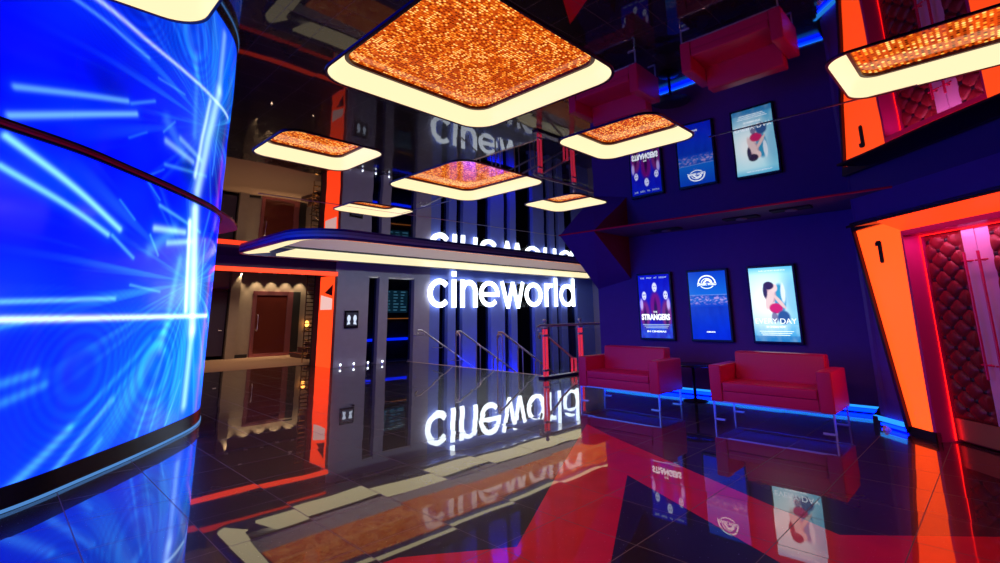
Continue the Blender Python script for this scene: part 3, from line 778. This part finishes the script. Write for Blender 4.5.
def text_mesh(parent, name, s, size, mat, loc, maxw, bold=0., depth=.002):
    cu = bpy.data.curves.new(name, 'FONT'); cu.body = s; cu.size = size; cu.align_x = 'CENTER'; cu.align_y = 'CENTER'; cu.extrude = depth; cu.offset = bold
    o = bpy.data.objects.new(name + '_tmp', cu); C.objects.link(o)
    bpy.context.view_layer.update()
    dg = bpy.context.evaluated_depsgraph_get(); me = bpy.data.meshes.new_from_object(o.evaluated_get(dg))
    bpy.data.objects.remove(o)
    xs = [v.co.x for v in me.vertices]; wd = max(xs) - min(xs); k = maxw / wd if maxw else 1
    # face -X: text x -> -y , text y -> z , text z -> -x
    for v in me.vertices:
        x, y, z = v.co.x * k, v.co.y, v.co.z; v.co = (-z, -x, y)
    me.materials.clear(); me.materials.append(mat); me.name = name
    ob = bpy.data.objects.new(name, me); ob.location = loc; return lnk(ob, parent)

M_txt = emat('poster_white_text', (.85, .93, 1), 1.5); M_txtdim = emat('poster_pale_text', (.5, .65, .95), .9)
M_bez = pmat('black_display_bezel', (.01, .01, .03), .25)
PW, PH = .64, 1.20
specs = [('film poster display with three pale faces and white STRANGERS title', -5.205 * -1, -4.546 * -1, art1),
         ('blue film poster display with dinosaur arch emblem, middle of the three', 4.156, 3.478, art2),
         ('bright film poster display with embracing couple, nearest the doorway', 3.078, 2.399, art3)]
for k, (lab, ya, yb, fn) in enumerate(specs):
    yc = (ya + yb) / 2 - .025; W = abs(ya - yb); Hh = 1.215; zc = 1.61
    t = thing('poster_display', lab, 'poster display', (XW - .05, yc, zc), 0, 'lit film poster displays')
    bm = bmesh.new(); box(bm, -.03, .05, -W / 2 - .035, W / 2 + .035, -Hh / 2 - .04, Hh / 2 + .04, .008); obj('bezel', bm, M_bez, t)
    paint_screen('screen', t, W, Hh, 56, 96, fn, (1.3, 1.1, 1.25)[k], -.033, 0, 0, (1.7, 1.35, 1.15)[k])
    x = -.036
    if k == 0:
        text_mesh(t, 'tagline', 'THE   PREY   AT   NIGHT', .045, M_txtdim, (x, 0, .55), W * .86)
        text_mesh(t, 'subtitle', 'THE', .05, M_txt, (x, 0, -.115), W * .12)
        text_mesh(t, 'title', 'STRANGERS', .15, M_txt, (x, 0, -.215), W * .90, .006)
        text_mesh(t, 'credits', 'IN CINEMAS 04 MAY 2018'.replace(' 04 MAY 2018', ''), .045, M_txt, (x, 0, -.485), W * .6, .001)
        bm = bmesh.new()
        for q in range(3): box(bm, -.001, .001, -W * .42 + q * .02, W * .42 - q * .03, -.36 - q * .03, -.348 - q * .03)
        o = obj('credit_lines', bm, M_txtdim, t); o.location.x = x
    elif k == 1:
        def st2(b, pts, wd): 
            # stroke on the poster face: pts (right, up)
            tmp = bmesh.new(); stroke(tmp, pts, wd, -.002, 0)
            mp = {v: b.verts.new((v.co.y, -v.co.x, v.co.z)) for v in tmp.verts}
            for fc in tmp.faces: b.faces.new([mp[v] for v in fc.verts])
            tmp.free()
        bm = bmesh.new(); st2(bm, arc(0, .39, .155, .14, 0, 180, 20), .022); st2(bm, arc(0, .39, .10, .09, 15, 170, 14), .014)
        st2(bm, [(-.06, .40), (.0, .455), (.05, .44), (.09, .40)], .03)
        st2(bm, arc(0, .37, .12, .07, 200, 340, 12), .014)
        o = obj('emblem', bm, M_txt, t); o.location.x = x
        text_mesh(t, 'title', 'JURASSIC WORLD', .06, M_txt, (x - .001, 0, .375), .35, .002)
        text_mesh(t, 'subtitle', 'COMING SOON', .03, M_txt, (x, 0, -.475), .15, .001)
    else:
        text_mesh(t, 'title', 'EVERY DAY', .12, M_txt, (x, 0, -.285), W * .92)
        text_mesh(t, 'release_line', 'IN CINEMAS NOW', .045, M_txt, (x, 0, -.375), W * .42, .001)
        text_mesh(t, 'tagline', 'BASED ON THE BEST SELLING BOOK', .022, M_txt, (x, -.03, .55), W * .6)
        bm = bmesh.new()
        for q in range(3): box(bm, -.001, .001, -W * .38 + q * .03, W * .38 - q * .02, -.45 - q * .03, -.442 - q * .03)
        o = obj('credit_lines', bm, M_txt, t); o.location.x = x

# ------------------------------------------------------------------ sofas
def make_sofa():
    t = thing('sofa', 'red leather two-seat sofa under the STRANGERS poster, left of the table', 'sofa', (7.46, 3.97, 0), 0, 'red leather sofas along the poster wall')
    W, D = 1.53, .80
    def part(name, *b, bev=.025, mat=M_sofa):
        bm = bmesh.new(); box(bm, *b, bev, seg=3); return obj(name, bm, mat, t, True)
    part('armrest', 0, D, 0, .17, .24, .74)
    part('armrest', 0, D, W - .17, W, .24, .74)
    part('base_panel', .015, D - .02, .165, W - .165, .25, .40, bev=.012)
    bm = bmesh.new(); box(bm, .0, .62, .172, W - .172, .385, .515, .03, seg=3)
    obj('seat_cushion', bm, M_sofa, t, True)
    # leaning back cushion
    bm = bmesh.new(); vs = box(bm, .56, D - .015, .172, W - .172, .44, .905, .035, seg=3)
    for v in bm.verts: v.co.x += (v.co.z - .44) * .12 - .03
    obj('backrest', bm, M_sofa, t, True)
    for (x, y, s) in ((.03, .03, 1), (.03, W - .03, 1), (D - .05, .03, -1), (D - .05, W - .03, -1)):
        bm = bmesh.new(); box(bm, x - .018, x + .018, y - .008, y + .008, 0.0, .25)
        box(bm, x - .018, x + .018, y, y + (.14 if y < .5 else -.14), 0, .012)
        obj('leg', bm, M_chrome, t)
    for q in (.012, D - .05):
        bm = bmesh.new(); box(bm, q, q + .018, .05, W - .05, .232, .25); obj('steel_rail', bm, M_chrome, t)
    # seams
    sm = pmat('seam_thread', (.25, .0, .02), .6)
    for q in ([(-.001, .172, .26), (-.001, .172, .50)], [(-.001, W - .172, .26), (-.001, W - .172, .50)]):
        bm = bmesh.new(); tube(bm, q, .003, 6); obj('seam', bm, sm, t)
    return t
s1 = make_sofa()
s2 = copy_tree(s1); s2.location = (7.46, 1.65, 0)
s2['label'] = 'red leather two-seat sofa under the couple poster, nearest the numbered doorway'

# ------------------------------------------------------------------ side table
t = thing('side_table', 'small round black pedestal table between the two red sofas', 'table', (8.42, 3.72, 0))
t.location = (8.72, 3.98, 0)
bm = bmesh.new(); lathe(bm, [(.02, .575), (.34, .575), (.355, .585), (.355, .60), (.34, .608), (.01, .608)], 40); obj('table_top', bm, M_cable, t, True)
bm = bmesh.new(); lathe(bm, [(.026, .015), (.026, .575)], 18); lathe(bm, [(.06, .56), (.02, .52)], 18); obj('pedestal', bm, M_ledgebl, t, True)
bm = bmesh.new(); lathe(bm, [(.20, 0), (.20, .012), (.16, .022), (.03, .035)], 32); obj('foot', bm, M_ledgebl, t, True)

# ceiling fittings above the sofas
for x, y, lab in ((8.83, 4.33, 'dark ceiling spotlight above the STRANGERS poster'), (8.65, 2.9, 'dark ceiling spotlight above the dinosaur emblem poster'), (8.45, 2.1, 'dark ceiling spotlight above the couple poster')):
    t = thing('ceiling_spotlight', lab, 'spotlight', (x, y, H), 0, 'dark ceiling spotlights over the sofas')
    bm = bmesh.new(); box(bm, -.10, .10, -.28, .28, -.03, 0, .01); obj('housing', bm, M_black, t)
    bm = bmesh.new(); lathe(bm, [(.07, -.045), (.085, -.045), (.085, -.03), (.07, -.03)], 20); obj('ring', bm, M_dimbeige, t)

# pale wedge standing in for a small bright glint on the floor
tag(obj('glint_wedge', (lambda b: (prism(b, [(0, 0), (.10, 0), (.03, .06)], lambda p: (8.17 + p[0] * .7, 1.30 - p[0] * .7, p[1]), lambda p: (8.20 + p[0] * .7, 1.33 - p[0] * .7, p[1])), b)[1])(bmesh.new()), M_white), 'small pale wedge standing in for a floor glint beside the numbered doorway', 'wedge')

# ------------------------------------------------------------------ numbered doorway
# local frame: x along the facade (towards the camera side), y = away from the hall, z up
FD = Vector((-.70, -.714, 0)).normalized(); FN = Vector((.714, -.70, 0)).normalized()
ang = math.atan2(FD.y, FD.x)       # local x -> FD ; local y -> rot90(FD)
# rot90(FD) = (-FD.y, FD.x) = (.714,-.70) = FN  -> points away from the hall
F0 = (8.05, .95)
t = thing('lit_door_surround', 'orange lit door surround with the numeral 1 beside the right sofa', 'door surround', (F0[0], F0[1], 0), ang)
def fp(name, poly, y0, y1, mat, parent=t):
    bm = bmesh.new(); prism(bm, poly, lambda p: (p[0], y0, p[1]), lambda p: (p[0], y1, p[1])); return obj(name, bm, mat, parent)
# symmetric about x = .92
def mir(poly): return [(1.84 - p[0], p[1]) for p in poly]
left = [(-.50, 2.575), (-.085, .10), (.205, .10), (.24, 2.47), (.24, 2.60)]
left = [(-.50, 2.575), (-.075, .10), (.20, .10), (.235, 2.605)]
fp('lit_side_panel', left, -.005, .03, M_orange)
fp('lit_side_panel', mir(left), -.005, .03, M_orange)
bm = bmesh.new()
prism(bm, [(-.27, 2.578), (.03, 2.462), (.03, 2.475), (-.27, 2.592)], lambda p: (.237, p[0], p[1]), lambda p: (1.603 + (.03 - p[0]) * 2.2, p[0], p[1]))
obj('lit_top_panel', bm, pmat('red_orange_lightbox', (.02, .02, .02), .4, emit=(1, .035, .004), es=2.1), t)
bm = bmesh.new(); prism(bm, [(-.29, 2.583), (-.29, 2.615), (-.04, 2.70), (-.04, 2.60), (-.27, 2.595)], lambda p: (.0 - (p[0] + .04) * -1.2 * (1 if p[0] < -.2 else 0), p[0], p[1]), lambda p: (2.26, p[0], p[1])); obj('hood', bm, M_frame, t)
# dark metal frame round the outside
bm = bmesh.new()
prism(bm, [(-.555, 2.70), (-.50, 2.575), (-.075, .10), (-.12, .02)], lambda p: (p[0], -.05, p[1]), lambda p: (p[0], .05, p[1]))
prism(bm, mir([(-.555, 2.70), (-.50, 2.575), (-.075, .10), (-.12, .02)]), lambda p: (p[0], -.05, p[1]), lambda p: (p[0], .05, p[1]))
prism(bm, [(-.555, 2.70), (2.395, 2.70), (2.34, 2.575), (1.605, 2.61), (.235, 2.61), (-.50, 2.575)], lambda p: (p[0], -.05, p[1]), lambda p: (p[0], .05, p[1]))
obj('outer_frame', bm, M_frame, t)
bm = bmesh.new(); box(bm, -.12, .26, -.02, .05, 0, .10); box(bm, 1.58, 1.96, -.02, .05, 0, .10); obj('plinth', bm, M_black, t)
# reveal lining
bm = bmesh.new()
box(bm, .215, .26, 0, .30, 0.0, 2.46); box(bm, 1.58, 1.625, 0, .30, 0, 2.46); box(bm, .26, 1.58, 0, .30, 2.40, 2.46)
obj('reveal', bm, M_reveal, t)
bm = bmesh.new()
tube(bm, [(.275, .20, .02), (.275, .20, 2.385), (1.565, .20, 2.385), (1.565, .20, .02)], .008, 8)
obj('red_light_line', bm, M_redline, t)
# numeral 1
bm = bmesh.new()
tmp = [(-.155, 2.37), (-.115, 2.40), (-.085, 2.40), (-.085, 2.12)]
P = [(-.185, 2.345), (-.185, 2.385), (-.155, 2.41), (-.105, 2.41), (-.085, 2.39), (-.085, 2.135), (-.10, 2.115), (-.13, 2.115), (-.145, 2.135), (-.145, 2.345)]
prism(bm, [(p[0] + .0, p[1] - .02) for p in P], lambda p: (p[0], -.018, p[1]), lambda p: (p[0], -.006, p[1]))
obj('numeral', bm, M_button, t)

# wall above the surround
bm = bmesh.new()
fw = [(-.56, 2.70), (-.56, H), (6.5, H), (6.5, 0), (2.0, 0), (2.40, 2.70)]
def fpos(x, y): return (F0[0] + FD.x * x + FN.x * y, F0[1] + FD.y * x + FN.y * y)
def f3(x, y, z): a = fpos(x, y); return (a[0], a[1], z)
prism(bm, fw, lambda p: f3(p[0], .02, p[1]), lambda p: f3(p[0], .25, p[1]))
prism(bm, [(-.56, 2.70), (-.51, 2.59), (-.11, .05), (-.11, 0), (-.25, 0), (-.62, 0), (-.62, 2.70)], lambda p: f3(p[0], .03, p[1]), lambda p: f3(p[0], .25, p[1]))
struct('wall_doorway', bm, M_wallnavy)

ld = bpy.data.lights.new('door_fill_lamp', 'AREA'); ld.shape = 'RECTANGLE'; ld.size = 1.1; ld.size_y = .06; ld.energy = 5; ld.color = (1, .2, .45)  # pink fill lamp added to brighten the pads and plates
lo = bpy.data.objects.new('door_fill_lamp', ld); lnk(lo, t); lo.location = (.92, .06, 2.39); lo.rotation_euler = (math.radians(12), 0, 0)
t = thing('light_strip', 'short blue glowing strip at the foot of the wall beside the numbered doorway', 'light strip', (F0[0], F0[1], 0), ang)
bm = bmesh.new(); box(bm, -.66, -.17, -.045, -.0, .075, .125); obj('diffuser', bm, M_cyanstrip, t)
bm = bmesh.new(); box(bm, -.66, -.17, -.03, .0, .02, .05); obj('blue_glow_bar', bm, M_blueglow, t)  # added emitter again, blue glow below the short strip
# padded leaves
def leaf(x0, x1, plate_lo, plate_hi, lab):
    t = thing('auditorium_door', lab, 'door', (*fpos(x0, .26), 0), ang, 'padded auditorium doors')
    W = x1 - x0
    bm = bmesh.new(); box(bm, 0, W, .01, .06, .01, 2.39, .004); obj('door_leaf', bm, M_darkred, t)
    pa, pb = (0.01, plate_lo - x0) if plate_lo - x0 > .3 else (plate_hi - x0, W - .01)
    # tufted pad
    z0, z1 = .27, 2.385; nx, nz = 44, 150; s = .125
    bm = bmesh.new(); G = []
    btn = []
    for j in range(nz + 1):
        row = []
        for i in range(nx + 1):
            x = pa + (pb - pa) * i / nx; z = z0 + (z1 - z0) * j / nz
            a = (x - pa - .05) / s; b = (z - z0) / (s * .9)
            p, q = (a + b) / 2, (a - b) / 2      # diamond lattice
            fx, fz = abs((p % 1) - .5) * 2, abs((q % 1) - .5) * 2     # 1 at lattice lines
            hgt = (1 - fx ** 3) * (1 - fz ** 3)
            edge = min(1, min(i, nx - i) / 3, min(j, nz - j) / 3)
            hh = (.012 + .034 * hgt ** .6) * edge
            row.append(bm.verts.new((x, -hh, z)))
        G.append(row)
    for j in range(nz):
        for i in range(nx): bm.faces.new((G[j][i], G[j][i + 1], G[j + 1][i + 1], G[j + 1][i]))
    obj('tufted_pad', bm, M_leather, t, True)
    bm = bmesh.new()
    for pi in range(-30, 40):
        for qi in range(-40, 40):
            a, b = pi + qi, pi - qi
            x = a * s + pa + .05; z = z0 + b * s * .9
            if pa + .03 < x < pb - .03 and z0 + .04 < z < z1 - .04:
                lathe_pts = []
                m = Matrix.Translation((x, -.012, z)) @ Matrix.Rotation(PI / 2, 4, 'X')
                bmesh.ops.create_uvsphere(bm, u_segments=8, v_segments=5, radius=.036, matrix=m @ Matrix.Scale(.5, 4, (0, 0, 1)))
    obj('tufting_buttons', bm, M_button, t, True)
    bm = bmesh.new(); box(bm, plate_lo - x0, plate_hi - x0, -.004, .01, .27, 2.385, .002); obj('metal_plate', bm, M_plate, t)
    bm = bmesh.new(); box(bm, 0.0, W, -.02, .01, .03, .265, .004); obj('kick_plate', bm, M_kick, t)
    hx = (plate_lo + plate_hi) / 2 - x0 - .02
    bm = bmesh.new(); tube(bm, [(hx, -.07, .75), (hx, -.07, 2.12)], .014, 10); p = obj('pull_handle', bm, M_redtrim, t, True)
    bm = bmesh.new()
    for z in (.9, 2.02): tube(bm, [(hx, -.07, z), (hx, .0, z)], .01, 8); tube(bm, [(hx - .05, -.066, z), (hx + .09, -.066, z)], .009, 8)
    obj('handle_bracket', bm, M_redtrim, p, True)
leaf(.265, .915, .76, .915, 'tufted oxblood padded door leaf nearest the numeral 1')
leaf(.925, 1.575, .925, 1.08, 'second tufted door leaf, cut by the right picture edge')
bm = bmesh.new(); prism(bm, [(.1, 0), (1.8, 0), (1.8, 2.7), (.1, 2.7)], lambda p: f3(p[0], .36, p[1]), lambda p: f3(p[0], .45, p[1])); struct('wall_behind_doors', bm, M_black)

# ------------------------------------------------------------------ curved video wall
ctrl = [(-2.6, 4.35), (-1.7, 4.55), (-.85, 5.0), (-.06, 5.57), (.38, 5.92), (.78, 6.36), (1.27, 6.93), (1.72, 7.5), (2.12, 8.08), (2.36, 8.65), (2.46, 9.25), (2.44, 9.85), (2.28, 10.5), (1.95, 11.2), (1.4, 12.1)]
def catmull(P, n=14):
    out = []
    for i in range(1, len(P) - 2):
        p0, p1, p2, p3 = [Vector(p) for p in P[i - 1:i + 3]]
        for k in range(n):
            s = k / n; out.append(.5 * ((2 * p1) + (p2 - p0) * s + (2 * p0 - 5 * p1 + 4 * p2 - p3) * s * s + (3 * p1 - p0 - 3 * p2 + p3) * s ** 3))
    out.append(Vector(P[-2])); return out
curve = catmull(ctrl)
cum = [0]
for a, b in zip(curve[:-1], curve[1:]): cum.append(cum[-1] + (b - a).length)
LEN = cum[-1]
def at(s):
    s = max(0, min(LEN, s)); i = 0
    while i < len(cum) - 2 and cum[i + 1] < s: i += 1
    k = (s - cum[i]) / (cum[i + 1] - cum[i]); p = curve[i].lerp(curve[i + 1], k); d = (curve[i + 1] - curve[i]).normalized()
    return p, Vector((d.y, -d.x))        # point, outward normal (towards the hall)
#LED-BEGIN
BEAMS = [(2.08, 1.49, 5.52, 1.51, 0.035, 1.6, 0.9), (2.05, 1.63, 3.23, 1.69, 0.03, 0.8, 0.25), (1.87, 2.95, 3.16, 2.4, 0.04, 1.3, 0.35), (1.87, 2.7, 3.0, 2.32, 0.035, 1.1, 0.3), (2.16, 0.99, 2.43, 1.05, 0.05, 0.4, 0.1), (2.08, 1.43, 2.26, 1.47, 0.03, 0.4, 0.1), (2.19, 0.84, 2.53, 0.94, 0.05, 0.35, 0.1), (2.31, 0.13, 2.88, 0.51, 0.06, 0.6, 0.15), (2.57, 0.02, 3.4, 0.67, 0.05, 0.6, 0.15), (2.95, -0.01, 3.31, 0.31, 0.05, 0.45, 0.1), (2.88, 0.51, 3.92, 1.24, 0.05, 0.35, 0.05), (3.4, 0.67, 4.3, 1.46, 0.05, 0.3, 0.05), (4.62, 2.91, 4.93, 1.32, 0.13, 1.5, 0.8), (4.93, 1.32, 4.93, 0.37, 0.1, 1.0, 0.6), (4.51, 2.72, 4.68, 1.58, 0.06, 1.5, 1.0), (3.78, 2.79, 4.84, 2.64, 0.03, 0.5, 0.2), (3.74, 2.51, 4.41, 2.57, 0.05, 0.9, 0.6), (4.04, 2.38, 4.63, 2.48, 0.05, 0.8, 0.5), (3.06, 2.32, 3.43, 2.13, 0.025, 0.6, 0.2), (3.48, 3.02, 3.77, 2.85, 0.015, 0.3, 0.1), (3.1, 2.7, 3.37, 2.54, 0.015, 0.35, 0.1), (3.44, 1.84, 4.0, 1.79, 0.02, 0.5, 0.2), (3.67, 2.42, 3.87, 2.21, 0.02, 0.5, 0.2), (3.88, 0.18, 4.27, 1.11, 0.03, 0.5, 0.1), (4.15, 0.23, 4.46, 0.97, 0.03, 0.4, 0.1), (4.48, 0.21, 4.74, 0.7, 0.02, 0.5, 0.2), (5.03, 2.56, 5.08, 1.72, 0.03, 0.5, 0.2), (4.37, 2.21, 4.16, 1.11, 0.08, 0.45, 0.2), (4.16, 2.56, 3.7, 2.25, 0.1, 0.35, 0.2)]
#LED-END
ZB, ZT = .20, H - .02
def led_col(s, z):
    v = (z - ZB) / (ZT - ZB)
    c = [0.0, .002, .66 + .3 * fbm(s, z, .9)]
    hz = math.exp(-((s - 4.9) / 1.7) ** 2 - ((z - .9) / .9) ** 2); c[1] += .10 * hz; c[2] += .1 * hz
    dk = fbm(s * .8 + 9, z * 1.2, 1.1, 2); c[1] += .02 * max(0, dk - .5)
    if dk < .42: c[2] *= 1 - 2.2 * (.42 - dk)
    # rays fanning out of the flash
    dx0, dz0 = s - 4.75, z - 1.95; th = math.atan2(dz0, dx0); dd = math.hypot(dx0, dz0)
    ry = max(0, noise.noise((th * 9.0, dd * .35, 2.0)) + .5 * noise.noise((th * 23., dd * .3, 5.))) 
    fall = math.exp(-((dd - .9) / 1.1) ** 2) * (1.0 if dz0 < .3 else .45)
    c[1] += .20 * ry * fall; c[2] += .30 * ry * fall; c[0] += .02 * ry * fall
    g0 = math.exp(-(dd / .42) ** 2); c[1] += .12 * g0; c[2] += .2 * g0; c[0] += .03 * g0
    for (s0, z0, s1, z1, wd, a, wh) in BEAMS:
        dx, dz = s1 - s0, z1 - z0; L2 = dx * dx + dz * dz
        k = ((s - s0) * dx + (z - z0) * dz) / L2
        kk = max(0, min(1, k)); d = math.hypot(s - s0 - kk * dx, z - z0 - kk * dz)
        a *= .42; wd *= .72; g = math.exp(-(d / wd) ** 2) * a; h = math.exp(-(d / (wd * 3)) ** 2) * a * .2
        c[0] += g * wh * .6; c[1] += g * (.5 + .35 * wh) + h * .16; c[2] += g * .85 + h * .3
    # fine interference rings of the pixel grid
    for (sa, za, kf) in ((2.9, 1.0, 75.), (4.1, .9, 60.)):
        d = math.hypot(s - sa, z - za); m = .5 + .5 * math.sin(d * d * kf)
        fo = math.exp(-(d / .8) ** 2); c[1] *= 1 - .5 * m * fo; c[2] *= 1 - .24 * m * fo
    return c
def make_led():
    t = thing('curved_video_wall', 'curved video screen wall showing blue light beams', 'video wall', (1.2, 7.0, 0))
    ox, oy = 1.2, 7.0
    nx, nz = 520, 220
    me = bpy.data.meshes.new('screen'); vs, fs, buf = [], [], []
    for i in range(nx + 1):
        p, nr = at(LEN * i / nx)
        for j in range(nz + 1): vs.append((p.x - ox, p.y - oy, ZB + (ZT - ZB) * j / nz))
    for i in range(nx):
        for j in range(nz):
            a = i * (nz + 1) + j; fs.append((a, a + nz + 1, a + nz + 2, a + 1))
    me.from_pydata(vs, [], fs)
    at_ = me.color_attributes.new('picture', 'FLOAT_COLOR', 'POINT')
    for i in range(nx + 1):
        s = LEN * i / nx
        for j in range(nz + 1):
            c = led_col(s, ZB + (ZT - ZB) * j / nz); buf += [c[0], c[1], c[2], 1.0]
    at_.data.foreach_set('color', buf)
    for p in me.polygons: p.use_smooth = True
    m = attr_emat('video_wall_face', 'picture', 2.6, .15, .3)
    me.materials.append(m); o = bpy.data.objects.new('screen', me); lnk(o, t)
    def band(name, z0, z1, o0, o1, mat, s0=0, s1=1, fn=None):
        bm = bmesh.new(); R = []
        n = 120; lo = [[], [], [], []]
        for i in range(n + 1):
            q = s0 + (s1 - s0) * i / n; p, nr = at(LEN * q); e0 = o0; e1 = fn(q) if fn else o1
            for k, (e, z) in enumerate(((e0, z0), (e1, z0), (e1, z1), (e0, z1))):
                lo[k].append((p.x + nr.x * e - ox, p.y + nr.y * e - oy, z))
        R = loft(bm, lo + [lo[0]], False); 
        return obj(name, bm, mat, t)
    band('skirting', .0, ZB, -.02, .015, M_ledgebl)
    band('base_light_line', .005, .03, .0, .025, emat('soft_blue_line', (.12, .4, 1), .6))
    def flare(q):
        x = (q - .60) / .2; return .04 + .42 * max(0, min(1, x)) ** 1.6
    band('top_trim', ZT, H - .002, -.02, .04, M_redtrim, fn=flare)
    band('trim_core', ZT - .025, ZT, -.02, .03, M_ledgebl)
    # solid body behind the picture
    bm = bmesh.new(); lo = [[], []]
    for i in range(81):
        p, nr = at(LEN * i / 80); lo[0].append((p.x - nr.x * .03 - ox, p.y - nr.y * .03 - oy, 0)); lo[1].append((p.x - nr.x * .03 - ox, p.y - nr.y * .03 - oy, H - .01))
    loft(bm, lo, False); obj('backing_shell', bm, M_ledgebl, t)
make_led()

# ------------------------------------------------------------------ enclosing walls behind the camera and to the left
bm = bmesh.new(); box(bm, -5.1, -5, -5, 20.3, 0, 3.75); struct('wall_left', bm, M_wallgrey)
bm = bmesh.new(); box(bm, -5, 12.3, -5.1, -5, 0, 3.75); struct('wall_front', bm, pmat('dim_front_wall', (.10, .05, .12), .6))
bm = bmesh.new(); box(bm, 12.2, 12.3, -5, 6.2, 0, 3.75); struct('wall_far_right', bm, M_black)

# ------------------------------------------------------------------ world & view
wd = bpy.data.worlds.new('world'); bpy.context.scene.world = wd; wd.use_nodes = True
bg = wd.node_tree.nodes.get('Background') or wd.node_tree.nodes.new('ShaderNodeBackground')
bg.inputs[0].default_value = (.02, .02, .05, 1); bg.inputs[1].default_value = .1
sc = bpy.context.scene
sc.view_settings.view_transform = 'Standard'; sc.view_settings.look = 'None'
sc.view_settings.exposure = 0; sc.view_settings.gamma = 1; sc.view_settings.use_curve_mapping = False
sc.cycles.max_bounces = 10; sc.cycles.glossy_bounces = 8; sc.cycles.diffuse_bounces = 3; sc.cycles.transmission_bounces = 8
sc.cycles.use_denoising = True
sc.cycles.sample_clamp_indirect = 6
